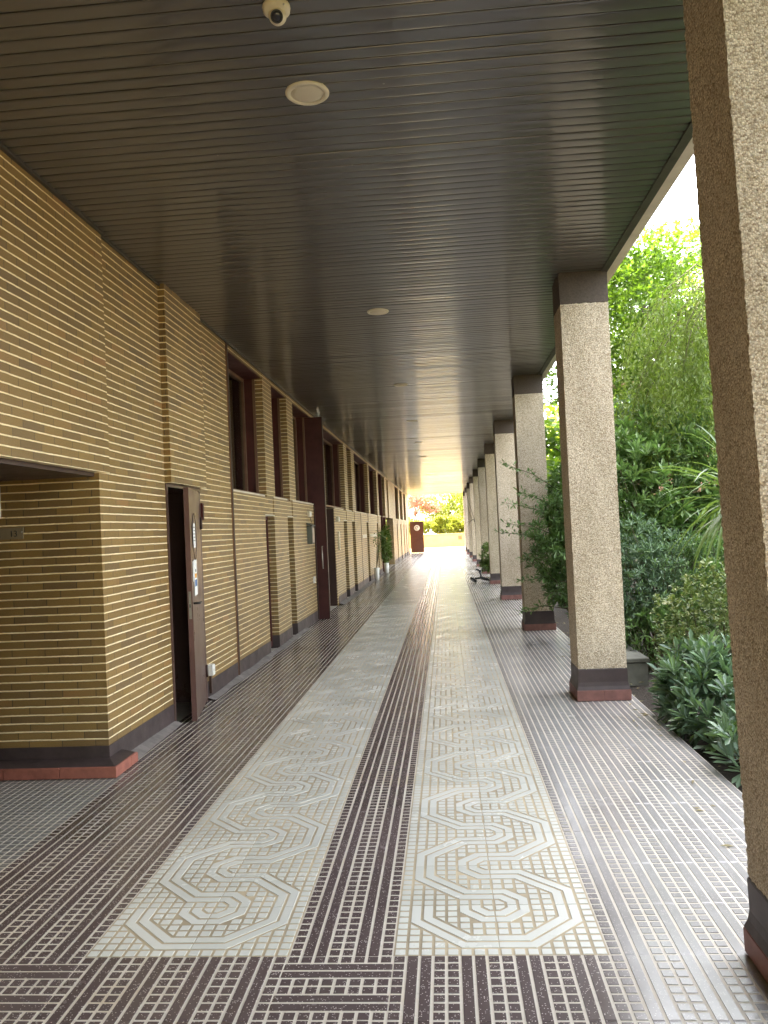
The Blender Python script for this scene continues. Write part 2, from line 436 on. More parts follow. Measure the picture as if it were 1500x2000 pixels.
def put_tile(i, j, ps, m):
    x0, y0 = GX+i*T, GY+j*T
    dz = random.uniform(-.0005, .0005); tx = random.uniform(-.0008, .0008); ty = random.uniform(-.0008, .0008)
    near = y0 < 17
    k = floor.mat(m)
    for p in ps:
        pts = [(x0+x*U, y0+y*U) for x, y in p]
        if pts[0][0] > 1.62 or (y0 > 5.2 and max(q[0] for q in pts) < W+.01): continue
        b = len(floor.v); n = len(pts)
        s = sum(pts[a][0]*pts[(a+1) % n][1]-pts[(a+1) % n][0]*pts[a][1] for a in range(n))
        if s < 0: pts = pts[::-1]
        cx = sum(q[0] for q in pts)/n; cy = sum(q[1] for q in pts)/n
        zt = lambda x, y: dz+tx*(x-x0)+ty*(y-y0)
        floor.v += [(x, y, zt(x, y)) for x, y in pts]
        floor.f.append(tuple(range(b, b+n))); floor.mi.append(k); floor.smooth.append(False)
        if near:
            floor.v += [(x+(x-cx)*.045, y+(y-cy)*.045 if n < 5 else y, -DEP) for x, y in pts]
            for a in range(n):
                c = (a+1) % n
                floor.f.append((b+a, b+n+a, b+n+c, b+c)); floor.mi.append(k); floor.smooth.append(False)
for j in range(-16, 126):
    for i in range(-13, 5):
        y = GY+j*T; x = GX+i*T
        if y > 5.1 and i < -6: continue
        if y > 53.3: continue
        if i in (0, 1, -3, -2) and j >= 0:
            right = i in (1, -2)
            # arcs turn round the tile corner (fx, fy); rows alternate so the bands wind from side to side
            if j == 0: f = (0, 1) if right else (1, 1)
            elif j % 2: f = (0, 0) if right else (1, 1)
            else: f = (0, 1) if right else (1, 0)
            put_tile(i, j, MEA_V[f], M['light_tile'])
        elif i < -5 and y < 5.1 and j >= 0:
            put_tile(i, j, SQR, M['grey_tile'])
        elif j < 0 and (i == -1 or i < -3):
            put_tile(i, j, rot90(STR) if j == -1 else STR, M['dark_tile'])
        else:
            put_tile(i, j, STR, M['dark_tile'])
floor.add([(-6.2, -9, -DEP+.0002), (1.63, -9, -DEP+.0002), (1.63, 53.42, -DEP+.0002), (-6.2, 53.42, -DEP+.0002)], [(0, 1, 2, 3)], M['grout'])
for i0 in (-3, 0):
    floor.add([(GX+i0*T, GY, -DEP+.0006), (GX+(i0+2)*T, GY, -DEP+.0006), (GX+(i0+2)*T, 53.3, -DEP+.0006), (GX+i0*T, 53.3, -DEP+.0006)], [(0, 1, 2, 3)], M['tan_grout'])
floor.add([(1.63, -9, -DEP+.0002), (1.63, -9, -.09), (1.63, 53.42, -.09), (1.63, 53.42, -DEP+.0002)], [(0, 1, 2, 3)], M['cement'])
struct(floor.build('floor'))

# ------------------------------------------------------------------ the building
W = -2.42; HC = 3.85; YE = 53.4
bld = thing('brick_building', 'long ochre brick building with oxblood windows and a slatted walkway ceiling', 'building', (-2.8, 20, 0))
wall = MB(); plinth = MB()
def brick(y0, y1, z0, z1, xf=W, xb=-2.80):
    wall.box(xb, xf, y0, y1, z0, z1, M['brick'])
def plin(y0, y1, xf=W):
    plinth = MB(); plinth.box(-2.78, xf+.005, y0-.004, y1, 0.001, .18, M['plinth']); plinth.build('plinth', bld)
# near end: recess, upper panel above it, return wall of the recess
wall.box(-5.8, W+.028, -8.5, 5.62, 2.10, 3.90, M['brick'])
wall.box(-5.8, W, 5.5, 6.84, .0, 3.90, M['brick'])
wall.box(-2.80, -2.362, 6.84, 7.88, 2.10, 3.90, M['brick'])
wall.box(-2.80, W, 7.80, 9.0, 0, 3.90, M['brick'])
wall.box(-6.0, -5.8, -8.5, 5.5, 0, 3.9, M['brick']); wall.box(-5.79, W, -8.5, 4.02, 0, 2.07, M['brick'])  # closing block out of frame, added to darken the recess
plinth.box(-5.79, W+.006, 5.494, 6.84, .005, .18, M['plinth']); plinth.build('plinth', bld); plinth = MB()
plin(7.80, 9.0)
lower = [(9.06, 10.72), (11.30, 12.26), (12.70, 14.74), (17.67, 19.1), (19.75, 20.85), (21.55, 24.7), (25.3, 28.4), (28.95, 30.2), (37.6, 40.2), (40.8, 43.4), (44.2, 46.6), (47.4, 49.2), (50.0, YE)]
for a, b in lower:
    brick(a, b, 0, 2.13); plin(a, b)
# brick over the slots
for a, b in ((10.72, 11.30), (12.26, 12.70), (19.1, 19.75), (20.85, 21.55), (24.7, 25.3), (28.4, 28.95), (40.2, 40.8), (43.4, 44.2), (46.6, 47.4), (49.2, 50.0)):
    brick(a, b, 1.89, 2.13, xf=W-.012)
piers = [(10.85, 11.41), (12.51, 13.03), (19.62, 20.25), (21.17, 21.91), (25.65, 26.15), (29.0, 29.7), (32.8, 33.5), (34.9, 39.6), (42.3, 43.6), (46.2, 47.6), (50.0, YE)]
for a, b in piers: brick(a, b, 2.13, 3.90)
for a, b in ((33.0, 37.6),): brick(a, b, 2.13, 3.9, xf=W-.05)
brick(9.06, YE, 3.77, 3.90, xf=W-.004)
wall.box(-3.6, -2.81, 37.4, 37.6, 0, 2.13, M['brick']); wall.box(-2.81, W, 37.38, 37.6, 0, 2.13, M['brick'])
wall.box(-3.2, W, 17.5, 17.67, 0, 2.13, M['brick'])
wall.build('brick_wall', bld)
for a, b in lower[:8]: MB().box(-2.78, W+.008, a+.002, b-.002, 2.13, 2.148, M['fascia']).build('sill', bld)
for a, b in ((10.72, 11.30), (12.26, 12.70), (19.1, 19.75), (20.85, 21.55), (24.7, 25.3), (28.4, 28.95)): MB().box(-2.6, W+.004, a+.002, b-.002, 1.872, 1.889, M['fascia']).build('slot_lintel', bld)
sf = MB(); sf.box(-5.79, W-.03, -8.4, 5.49, 2.07, 2.098, M['brown_frame']); sf.build('recess_soffit', bld)
# terrazzo kerb and worn cement at the wall foot
kb = MB()
for k in range(10):
    x1 = -2.30-k*.4
    kb.bbox(x1-.4+.002, x1-.002, 5.33, 5.60, 0.002, .078, M['red_tile'], .004)
kb.bbox(-2.43, -2.302, 5.604, 5.72, 0.002, .074, M['red_tile'], .006)
kb.build('terrazzo_kerb', bld)
fl = MB()
fl.add([(-5.8, 5.345, .0785), (-2.315, 5.345, .0785), (-2.315, 5.70, .0785), (W+.007, 5.70, .10), (W+.007, 5.489, .10), (-5.8, 5.489, .10)], [(0, 1, 4, 5), (1, 2, 3, 4)], M['plinth'])
fl.add([(-2.32, 5.72, .003), (W+.007, 5.72, .045), (W+.007, 6.86, .03), (-2.35, 6.86, .003)], [(0, 3, 2, 1)], M['dust_cement'])
yy = [7.8+.35*k for k in range(17)]
vs = []
for k, y in enumerate(yy): vs += [(-2.31-.04*random.random(), y, .003), (W+.008, y, .018+.02*random.random())]
fl.add(vs, [(2*k, 2*k+2, 2*k+3, 2*k+1) for k in range(len(yy)-1)], M['dust_cement'], True)
yy = [17.67+.8*k for k in range(16)]
vs = []
for k, y in enumerate(yy): vs += [(-2.28-.02*random.random(), y, .003), (W+.008, y, .018+.015*random.random())]
fl.add(vs, [(2*k, 2*k+2, 2*k+3, 2*k+1) for k in range(len(yy)-1)], M['dust_cement'], True)
fl.build('cement_fillet', bld)
st = MB(); st.box(-2.5, W+.012, 9.0, 9.06, 0.004, 3.82, M['tan_frame']); st.box(-2.5, W+.018, 9.012, 9.048, .006, 3.81, M['brown_frame']); st.build('expansion_joint_cover', bld)
st = MB(); st.box(-2.5, W+.008, 23.02, 23.06, 0.004, 2.12, M['brown_frame']); st.build('expansion_joint_cover', bld)
# rooms behind the glass
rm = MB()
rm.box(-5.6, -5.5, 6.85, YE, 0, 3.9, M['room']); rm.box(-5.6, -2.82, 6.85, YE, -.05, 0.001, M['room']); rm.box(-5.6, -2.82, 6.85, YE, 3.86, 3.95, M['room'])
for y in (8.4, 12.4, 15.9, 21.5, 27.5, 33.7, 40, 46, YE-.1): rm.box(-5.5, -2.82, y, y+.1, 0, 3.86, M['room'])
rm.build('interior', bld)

def window(y0, y1, z0=2.15, z1=3.77, xg=-2.70, reveal=True, mull=()):
    f = MB(); c = .045
    # deep oxblood reveal lining
    f.box(xg-.05, W-.115, y1-.012, y1+.03, z0, z1, M['red_metal'])
    f.box(xg-.05, W-.115, y0-.03, y0+.012, z0, z1, M['red_metal'])
    f.box(xg-.05, W-.02, y0+.012, y1-.012, z1-.012, z1+.02, M['red_metal'])
    f.box(xg-.05, W-.02, y0+.012, y1-.012, z0-.02, z0+.014, M['tan_frame'])
    f.box(W-.135, W-.1, y1-.03, y1-.012, z0+.014, z1-.012, M['tan_frame'])
    o = f.build('window', bld)
    fr = MB()
    for a, b in ((y0+.012, y0+c+.012), (y1-c-.012, y1-.012)) + tuple((q-.02, q+.02) for q in mull): fr.box(xg-.02, xg+.03, a, b, z0+.014, z1-.012, M['tan_frame'])
    fr.box(xg-.018, xg+.028, y0+.012, y1-.012, z1-.055, z1-.014, M['tan_frame']); fr.box(xg-.018, xg+.028, y0+.012, y1-.012, z0+.016, z0+.055, M['tan_frame'])
    fr.build('frame', o)
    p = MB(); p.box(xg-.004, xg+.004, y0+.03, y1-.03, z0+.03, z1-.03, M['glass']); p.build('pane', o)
    return o
w1 = window(9.06, 10.85)
b = MB(); b.box(-2.80, -2.785, 9.15, 10.6, 2.17, 2.62, M['blind']); b.build('blind', w1)
window(11.41, 12.51)
w3 = window(13.03, 14.72, mull=(13.75,))
b = MB(); b.box(-2.80, -2.785, 13.05, 14.7, 2.17, 3.74, M['blind']); b.build('blind', w3)
w4 = window(15.35, 19.55, z0=2.17, mull=(17.3,))
b = MB(); b.box(-2.80, -2.785, 15.4, 19.5, 2.19, 3.74, M['blind']); b.build('blind', w4)
window(20.25, 21.17); window(21.91, 25.65, mull=(23.2, 24.4)); window(26.15, 29.0, mull=(27.5,)); window(29.7, 32.8, mull=(31.2,))
window(39.6, 42.3, mull=(41,)); window(43.6, 46.2); window(47.6, 50.0)
def slot(y0, y1):
    f = MB(); xg = -2.56
    f.box(xg-.05, xg+.04, y0, y0+.045, .03, 1.87, M['red_metal']); f.box(xg-.05, xg+.04, y1-.045, y1, .03, 1.87, M['red_metal'])
    f.box(xg-.05, xg+.04, y0+.045, y1-.045, 1.82, 1.87, M['red_metal']); f.box(xg-.05, xg+.04, y0+.045, y1-.045, .03, .10, M['red_metal'])
    o = f.build('slot_window', bld)
    p = MB(); p.box(xg-.004, xg+.004, y0+.045, y1-.045, .1, 1.82, M['glass']); p.build('pane', o)
for a, b in ((10.72, 11.30), (12.26, 12.70), (19.1, 19.75), (20.85, 21.55), (24.7, 25.3), (28.4, 28.95), (40.2, 40.8), (43.4, 44.2), (46.6, 47.4), (49.2, 50.0)): slot(a, b)

# door standing ajar
fr = MB()
fr.box(-2.75, W+.012, 6.842, 6.875, .0, 2.098, M['door_metal']); fr.box(-2.75, W+.012, 7.77, 7.80, 0, 2.098, M['door_metal'])
fr.box(-2.75, W+.012, 6.875, 7.77, 2.065, 2.098, M['door_metal'])
dfr = fr.build('door_frame', bld)
HINGE = Vector((W+.012, 7.765, 0)); FREE = Vector((-2.235, 6.905, 0))
dv = (FREE-HINGE); DL = dv.length; dv.normalize(); dn = Vector((-dv.y, dv.x, 0))
if dn.x < 0: dn = -dn
def dpt(s, t, z): p = HINGE+dv*s+dn*t; return (p.x, p.y, z)
def dbox(mb, s0, s1, t0, t1, z0, z1, m):
    vs = [dpt(s, t, z) for z in (z0, z1) for t in (t0, t1) for s in (s0, s1)]
    mb.add(vs, [(0, 1, 3, 2), (4, 6, 7, 5), (0, 4, 5, 1), (1, 5, 7, 3), (3, 7, 6, 2), (2, 6, 4, 0)], m)
d = MB(); dbox(d, .0, DL, -.045, 0, .012, 2.055, M['door_metal']); dbox(d, DL+.0002, DL+.002, -.044, -.001, .013, 2.054, M['door_edge'])
door = d.build('door', bld)
h = MB(); dbox(h, DL+.002, DL+.005, -.034, -.011, .90, 1.14, M['dull_steel']); dbox(h, DL+.005, DL+.012, -.028, -.018, 1.0, 1.03, M['black']); h.build('lock_plate', door)
h = MB(); h.tube([dpt(DL-.06, .0, 1.03), dpt(DL-.06, .05, 1.03), dpt(DL-.17, .055, 1.03)], .010, M['black'], 8); h.build('handle', door)
for z in (.3, 1.75):
    h = MB(); h.tube([dpt(.0, .010, z-.06), dpt(.0, .010, z+.06)], .012, M['brown_frame'], 8); h.build('hinge', door)

# tall oxblood door leaf standing out from the entrance, and the entrance behind it
d = MB(); d.box(-2.70, -2.21, 14.78, 14.84, .01, 3.76, M['dark_red_metal']); d.box(-2.212, -2.197, 14.772, 14.848, .011, 3.761, M['brown_frame'])
d.box(-2.44, -2.40, 14.765, 14.78, .02, 2.1, M['brown_frame']); td = d.build('tall_door', bld)
h = MB(); h.tube([(-2.29, 14.775, .95), (-2.29, 14.73, .95), (-2.29, 14.73, 1.35), (-2.29, 14.775, 1.35)], .012, M['steel'], 8); h.build('handle', td)
e = MB(); e.box(-2.78, -2.70, 14.85, 17.5, 2.09, 2.17, M['brown_frame']); e.box(-2.72, -2.36, 15.25, 15.33, .01, 3.76, M['dark_red_metal']); e.box(-2.80, -2.72, 15.33, 16.4, .01, 2.09, M['board']); e.box(-2.78, -2.74, 16.46, 17.49, .01, 2.09, M['brown_frame'])
e.box(-2.80, -2.43, 17.46, 17.498, .01, 2.12, M['brown_frame'])
en = e.build('entrance_door', bld)
# second entrance: dark jamb and a glazed leaf that mirrors the garden
e = MB(); e.box(-2.75, -2.40, 30.9, 31.0, .01, 3.76, M['red_metal']); e.box(-2.80, -2.74, 31.0, 37.3, .01, 2.12, M['brown_frame']); e.box(-2.75, -2.40, 32.4, 32.5, .01, 2.12, M['red_metal'])
e = e.build('glazed_entrance', bld)
p = MB(); p.box(-2.56, -2.55, 32.5, 35.0, .1, 2.05, M['glass']); p.build('pane', e)

# ceiling of brown metal slats
ce = MB(); SP = 0.0915
y = -8.4; k = ce.mat(M['slat'])
while y < YE-.02:
    a = y+.004; b_ = y+SP-.004; z = HC+random.uniform(-.0008, .0008); t = random.gauss(0, .0006)
    ext = random.uniform(0, .002); sag = random.gauss(0, .0008)
    sg = random.gauss(.0017, .0003)
    if random.random() < .06: t += random.choice((-1, 1))*random.uniform(.0008, .0016)
    if random.random() < .04: a += .004
    prof = [(a, z+.016+t), (a+.0008, z+.0012+t)]
    for q in range(9):
        f_ = -1+q/4; prof.append((a+.002+(b_-a-.004)*q/8, z-t*f_-sg*(1-f_*f_)))
    prof += [(b_-.0008, z+.0012-t), (b_, z+.016-t)]
    xs = [W-.3, -1.2, 0.0, 1.50]; n = len(prof)
    vs = [(x, yy_, zz+(sag if 0 < i < 3 else 0)) for i, x in enumerate(xs) for yy_, zz in prof]
    ce.add(vs, [(i*n+q, (i+1)*n+q, (i+1)*n+q+1, i*n+q+1) for i in range(3) for q in range(n-1)], M['slat'], True)
    y += SP
ce.add([(W-.3, -8.5, HC+.017), (1.5, -8.5, HC+.017), (1.5, YE, HC+.017), (W-.3, YE, HC+.017)], [(0, 3, 2, 1)], M['black'])
ce.build('ceiling', bld)
tr = MB(); tr.box(1.50, 1.56, -8.5, YE, HC-.012, HC+.03, M['dark_trim']); tr.box(W+.03, W+.055, -8.5, 5.62, HC-.02, HC+.01, M['dark_trim']); tr.box(W+.002, W+.022, 5.63, 6.84, HC-.02, HC+.01, M['dark_trim']); tr.box(W+.002, W+.022, 7.89, YE, HC-.02, HC+.01, M['dark_trim'])
tr.build('ceiling_edge_trim', bld)
fa = MB(); fa.box(1.56, 1.64, -8.6, YE+.05, HC-.006, 4.35, M['fascia']); fa.box(-2.8, 1.64, YE+.0, YE+.06, HC+.032, 4.35, M['fascia'])
fa.build('fascia', bld)
rf = MB(); rf.box(-12, 1.55, -8.5, YE, HC+.06, 4.34, M['cement']); rf.box(-12, 1.50, -8.4, YE-.05, 4.34, 9.2, M['brick']); rf.box(-12, -6.0, -8.5, YE, -.05, HC+.06, M['brick'])  # roof slab and rear wall; unseen storey added on top to shade the garden
rf.build('roof_and_shade_storey', bld)

# ------------------------------------------------------------------ columns
def hsh(p, amp):
    r = random.Random(hash((round(p[0]*2000), round(p[1]*2000), round(p[2]*2000))))
    return (p[0]+r.uniform(-amp, amp), p[1]+r.uniform(-amp, amp), p[2]+r.uniform(-amp, amp))
def column(cx, cy, label, fine, h=.212, lean=0.0):
    t = thing('column', label, 'column', (cx, cy, 0), 'speckled columns along the walkway')
    s = MB(); z0, z1 = .275, 3.565
    if fine:
        st_ = .012; nxy = int(round(2*h/st_)); nz = int(round((z1-z0)/st_))
        for ax in range(4):
            vs = []
            for j in range(nz+1):
                for i in range(nxy+1):
                    q = -h+2*h*i/nxy; z = z0+(z1-z0)*j/nz
                    x, y_ = ((q, -h), (h, q), (-q, h), (-h, -q))[ax]
                    vs.append(hsh((cx+x, cy+y_, z), .0028))
            s.add(vs, [(j*(nxy+1)+i, j*(nxy+1)+i+1, (j+1)*(nxy+1)+i+1, (j+1)*(nxy+1)+i) for j in range(nz) for i in range(nxy)], M['pebble'], True)
    else:
        s.loft_sq(cx, cy, h, [(0, z0), (0, z1)], M['pebble'])
    s.build('shaft', t)
    c = MB(); c.loft_sq(cx, cy, h, [(-.004, z1-.01), (.003, z1), (.003, HC+.02)], M['dark_collar']); c.build('collar', t)
    p = MB(); p.loft_sq(cx, cy, h, [(.001, .285), (.004, .275), (.004, .165), (.010, .13), (.022, .098)][::-1], M['plinth']); p.build('plinth', t)
    k = MB()
    q = h+.024
    for a0, a1 in ((-q, -.001), (.001, q)):
        k.bbox(cx+a0, cx+a1, cy-q, cy+q, .001, .098, M['red_curb'], .006)
    k.build('kerb', t)
    if lean:
        for c in children(t):
            for v in c.data.vertices: v.co.x += lean*(v.co.z-1.6)
    return t
M['dark_collar'] = plain('brown_collar_paint', (.075, .055, .042), 0.7, var=.25, scale=60, bump=.8)
cols = [(1.20, 2.845, 'nearest pebbledash column, cut off by the right edge of view'),
        (1.335, 7.52, 'second pebbledash column, standing whole beside the low shrub'),
        (1.345, 12.43, 'third pebbledash column, half hidden by leaning leafy branches'),
        (1.36, 17.4, 'fourth pebbledash column, behind the leaning branches')]
ordn = ['fifth', 'sixth', 'seventh', 'eighth', 'ninth', 'tenth', 'eleventh']
cobj = []
for i, (x, y_, l) in enumerate(cols[:3]): cobj.append(column(x, y_, l, i < 2, .19 if i == 0 else .212, -.020 if i == 0 else 0.0))
proto = cobj[2]
extra = [(1.36, 17.6, cols[3][2])] + [(1.39+.004*k, 22.4+4.9*k, ['fifth column, with a dark scooter lying at its foot', 'sixth column, next behind the small green bush', 'seventh column from the camera along the row', 'eighth column from the camera, beside a bare twig', 'ninth column, third from the bright far end', 'tenth column, last but one before the far end', 'last column of the row at the sunlit end'][k]) for k in range(7)]
for x, y_, l in extra:
    c = copy_tree(proto); c.location = (x, y_, 0); c['label'] = l

# ------------------------------------------------------------------ fittings on ceiling and wall
LG = 'recessed ceiling lights along the walkway'
def downlight(x, y, label):
    t = thing('ceiling_light', label, 'ceiling light', (x, y, HC), LG)
    a = MB(); a.lathe((x, y, HC), [(.112, .002), (.112, -.006), (.105, -.012), (.086, -.012), (.084, -.004)], M['cream'], 40); a.build('rim', t)
    a = MB(); a.lathe((x, y, HC), [(.084, .002), (.083, -.008), (.06, -.013), (.02, -.015)], M['diffuser'], 40); a.build('diffuser', t)
    return t
M['diffuser'] = plain('opal_diffuser', (.62, .56, .44), 0.45, var=.04)
l0 = downlight(-.6, 4.02, 'large cream recessed light nearest the camera, below the security camera')
for k, (y_, l) in enumerate(((8.19, 'second recessed ceiling light, small oval in mid ceiling'), (12.43, 'third recessed ceiling light, thin bright oval'), (16.65, 'fourth recessed ceiling light from the camera'), (20.9, 'fifth recessed ceiling light from the camera'), (25.1, 'sixth recessed ceiling light from the camera'), (33.5, 'farthest recessed ceiling light, in the golden reflection'))):
    c = copy_tree(l0); c.location = (-.59, y_, HC); c['label'] = l
cm = thing('security_camera', 'cream dome security camera fixed to the brown ceiling', 'security camera', (-.615, 3.335, HC))
a = MB(); a.lathe((-.615, 3.335, HC), [(.058, .002), (.060, -.010), (.057, -.026), (.043, -.038)], M['cream'], 32); a.build('base', cm)
ball = MB(); c0 = Vector((-.61, 3.33, HC-.046)); ad = Vector((.04, -.80, -.60)).normalized()
ball.lathe(c0, [(.0385*math.sin(t), -.0385*math.cos(t)) for t in [math.pi*(.02+.8*i/14) for i in range(15)]], M['cream'], 32, ad); bl = ball.build('ball', cm)
a = MB(); a.lathe(c0+ad*.0285, [(.024, 0), (.0265, .006), (.0255, .010), (.021, .008)], M['black'], 28, ad); hd = a.build('lens_ring', bl)
a = MB(); a.lathe(c0+ad*.0375, [(.0195, 0), (.016, .003), (.008, .005)], M['lens'], 24, ad); a.build('lens', bl)
a = MB(); a.lathe((-.578, 3.295, HC-.024), [(.004, 0), (.004, .006)], M['steel'], 10, (.6, -.8, 0)); a.build('screw', cm)

# papers on the door leaf
hold = thing('notice_holder', 'white notice in a dark oval wire holder on the open door', 'notice', dpt(DL-.24, .01, 1.6))
a = MB(); dbox(a, DL-.32, DL-.14, .006, .009, 1.52, 1.74, M['paper']); a.build('paper', hold)
ringp = [dpt(DL-.23+.13*math.cos(t), .012, 1.62+.21*math.sin(t)) for t in [2*math.pi*i/28 for i in range(29)]]
a = MB(); a.tube(ringp, .0035, M['brown_frame'], 6); a.build('ring', hold)
a = MB()
for k in range(5): dbox(a, DL-.30, DL-.17-.02*(k % 2), .0095, .0100, 1.70-.03*k, 1.708-.03*k, M['grey_box'])
a.build('printed_lines', hold)
po = thing('poster', 'white poster with orange and blue prints on the open door', 'poster', dpt(DL-.26, .01, 1.25))
a = MB(); dbox(a, DL-.36, DL-.15, .004, .007, 1.09, 1.41, M['paper']); a.build('sheet', po)
a = MB(); dbox(a, DL-.33, DL-.18, .0075, .008, 1.245, 1.285, M['orange']); dbox(a, DL-.33, DL-.18, .0075, .008, 1.17, 1.23, M['blue']); dbox(a, DL-.30, DL-.22, .0075, .008, 1.30, 1.325, M['grey_box']); a.build('print', po)
a = MB(); dbox(a, DL-.12, DL-.07, .004, .006, 1.22, 1.40, M['paper']); tag(a.build('paper_slip'), 'narrow white paper slip taped to door beside the poster', 'paper slip')
# wall items
def wallbox(name, label, cat, y0, y1, z0, z1, dep, m, extra=None):
    t = thing(name, label, cat, (W, (y0+y1)/2, z0)); a = MB(); a.bbox(W+.001, W+dep, y0, y1, z0, z1, m, .006); a.build('body', t)
    if extra: extra(t)
    return t
wallbox('door_plate', 'dark red metal strip on brick above the open door hinge', 'metal plate', 7.80, 7.845, 1.78, 1.95, .03, M['red_metal'], lambda t: MB().box(W+.031, W+.034, 7.81, 7.835, 1.80, 1.93, M['brown_frame']).build('slot', t))
def boxx(t):
    a = MB(); a.box(W+.012, W+.035, 7.86, 7.885, .06, .235, M['brown_frame']); a.build('conduit', t)
    a = MB(); a.lathe((W+.061, 7.872, .29), [(.012, 0), (.010, .003)], M['cream'], 16, (1, 0, 0)); a.build('button', t)
wallbox('junction_box', 'small white junction box low on the wall beside the door', 'junction box', 7.83, 7.915, .235, .345, .06, M['white'], boxx)
def ph(t):
    a = MB(); a.box(W+.091, W+.10, 13.95, 14.13, 1.44, 1.70, M['steel']); a.build('front_cover', t)
    a = MB(); a.add([(W+.002, 13.89, 1.76), (W+.11, 13.89, 1.73), (W+.11, 14.19, 1.73), (W+.002, 14.19, 1.76), (W+.002, 13.89, 1.79), (W+.11, 13.89, 1.745), (W+.11, 14.19, 1.745), (W+.002, 14.19, 1.79)], [(0, 3, 2, 1), (4, 5, 6, 7), (0, 1, 5, 4), (1, 2, 6, 5), (2, 3, 7, 6), (3, 0, 4, 7)], M['grey_box']); a.build('hood', t)
    a = MB(); a.tube([(W+.05, 14.16, 1.80), (W+.03, 14.18, 1.88), (W+.01, 14.2, 1.93)], .006, M['grey_box'], 6); a.build('cable', t)
wallbox('wall_letterbox', 'grey green hooded box with steel front on brick before the tall door', 'letterbox', 13.93, 14.15, 1.42, 1.74, .09, M['grey_box'], ph)
wallbox('cable_box', 'small cream box high beside the tall door', 'cable box', 14.05, 14.28, 1.90, 2.0, .04, M['cream'], lambda t: MB().box(W+.041, W+.046, 14.1, 14.23, 1.92, 1.98, M['white']).build('lid', t))
wallbox('light_switch', 'small white switch low on brick by the tall door', 'switch', 14.36, 14.46, .70, .82, .03, M['white'], lambda t: MB().box(W+.031, W+.04, 14.39, 14.43, .73, .79, M['cream']).build('rocker', t))
wallbox('wall_box', 'small cream box above the intercom strip past the entrance', 'wall box', 17.75, 17.95, 1.84, 1.95, .06, M['cream'], lambda t: MB().box(W+.061, W+.066, 17.79, 17.91, 1.86, 1.93, M['white']).build('lid', t))  # plain cream box with a lid, holds no lamp
wallbox('intercom', 'tall pale intercom strip on brick past the entrance', 'intercom', 17.95, 18.07, 1.2, 1.62, .035, M['cream'], lambda t: [MB().box(W+.036, W+.042, 17.98, 18.04, 1.25+.07*k, 1.29+.07*k, M['steel']).build('button', t) for k in range(4)])
for y0, y1, l in ((23.2, 24.4, 'cream name plate left of the dark slot window'), (25.5, 27.9, 'longer cream name plate right of the dark slot window')):
    wallbox('name_plate', l, 'name plate', y0, y1, 1.40, 1.50, .02, M['cream'], lambda t, a0=y0, a1=y1: MB().box(W+.021, W+.024, a0+.1, a1-.1, 1.42, 1.48, M['fascia']).build('inlay', t))
# number plate and edge of a white sign in the recess
np_ = thing('number_plate', 'clear plate with dark number 13 on the recess wall', 'number plate', (-3.15, 5.497, 1.68))
a = MB(); a.box(-3.30, -2.985, 5.490, 5.498, 1.655, 1.735, M['acrylic']); a.build('plate', np_)
a = MB(); a.lathe((-2.995, 5.490, 1.703), [(.006, 0), (.004, .004)], M['steel'], 12, (0, -1, 0)); a.build('screw', np_)
for txt, x, sz in (('13', -3.085, .062), ('N.', -3.19, .045)):
    fc = bpy.data.curves.new('lettering', 'FONT'); fc.body = txt; fc.size = sz; fc.extrude = .003; fc.materials.append(M['black'])
    fo0 = bpy.data.objects.new('lettering', fc); me = bpy.data.meshes.new_from_object(fo0); bpy.data.objects.remove(fo0)
    fo = bpy.data.objects.new('lettering', me); COL.objects.link(fo); fo.parent = np_
    fo.location = Vector((x, 5.4865, 1.672))-np_.location; fo.rotation_euler = (math.radians(90), 0, 0)
ws = thing('wall_sign', 'white sign on the recess wall, cut off by the left edge', 'sign', (-3.3, 5.49, 1.8))
a = MB(); a.bbox(-3.55, -3.148, 5.480, 5.498, 1.81, 2.03, M['paper'], .002); a.build('panel', ws)
a = MB(); a.box(-3.54, -3.158, 5.4795, 5.482, 1.82, 1.824, M['grey_box']); a.build('border', ws)

# ------------------------------------------------------------------ plants
RNG = np.random.default_rng(11)
def unit(v): return v/np.maximum(np.linalg.norm(v, axis=-1, keepdims=True), 1e-9)
TPL = {
    'lance': (np.array([(0, 0, 0), (.5, .55, .05), (0, .5, -.06), (-.5, .55, .05), (0, 1, -.05)], float), [(0, 1, 2), (1, 4, 2), (4, 3, 2), (3, 0, 2)]),
    'quad': (np.array([(0, 0, 0), (.5, .45, .10), (0, 1, -.08), (-.5, .45, .10)], float), [(0, 1, 2), (0, 2, 3)]),
    'obov': (np.array([(0, 0, 0), (.32, .4, .03), (.5, .75, .04), (0, 1, -.03), (-.5, .75, .04), (-.32, .4, .03), (0, .55, -.05)], float), [(0, 1, 6), (1, 2, 6), (2, 3, 6), (3, 4, 6), (4, 5, 6), (5, 0, 6)]),
}
_st = [(0, 0, -.02)]
for i in range(10):
    an = math.pi*(-.5+2*i/10); rr = (.10, .62, .30, .8, .34, 1.0, .34, .8, .30, .62)[i]
    _st.append((rr*math.cos(an)*.62, .35+rr*math.sin(an)*.65, .08*(i % 2)))
TPL['star'] = (np.array([(_p[0], _p[1], _p[2]) for _p in _st], float), [(0, 1+i, 1+(i+1) % 10) for i in range(10)])
TPL['star'][0][0] = (0, .35, -.05)
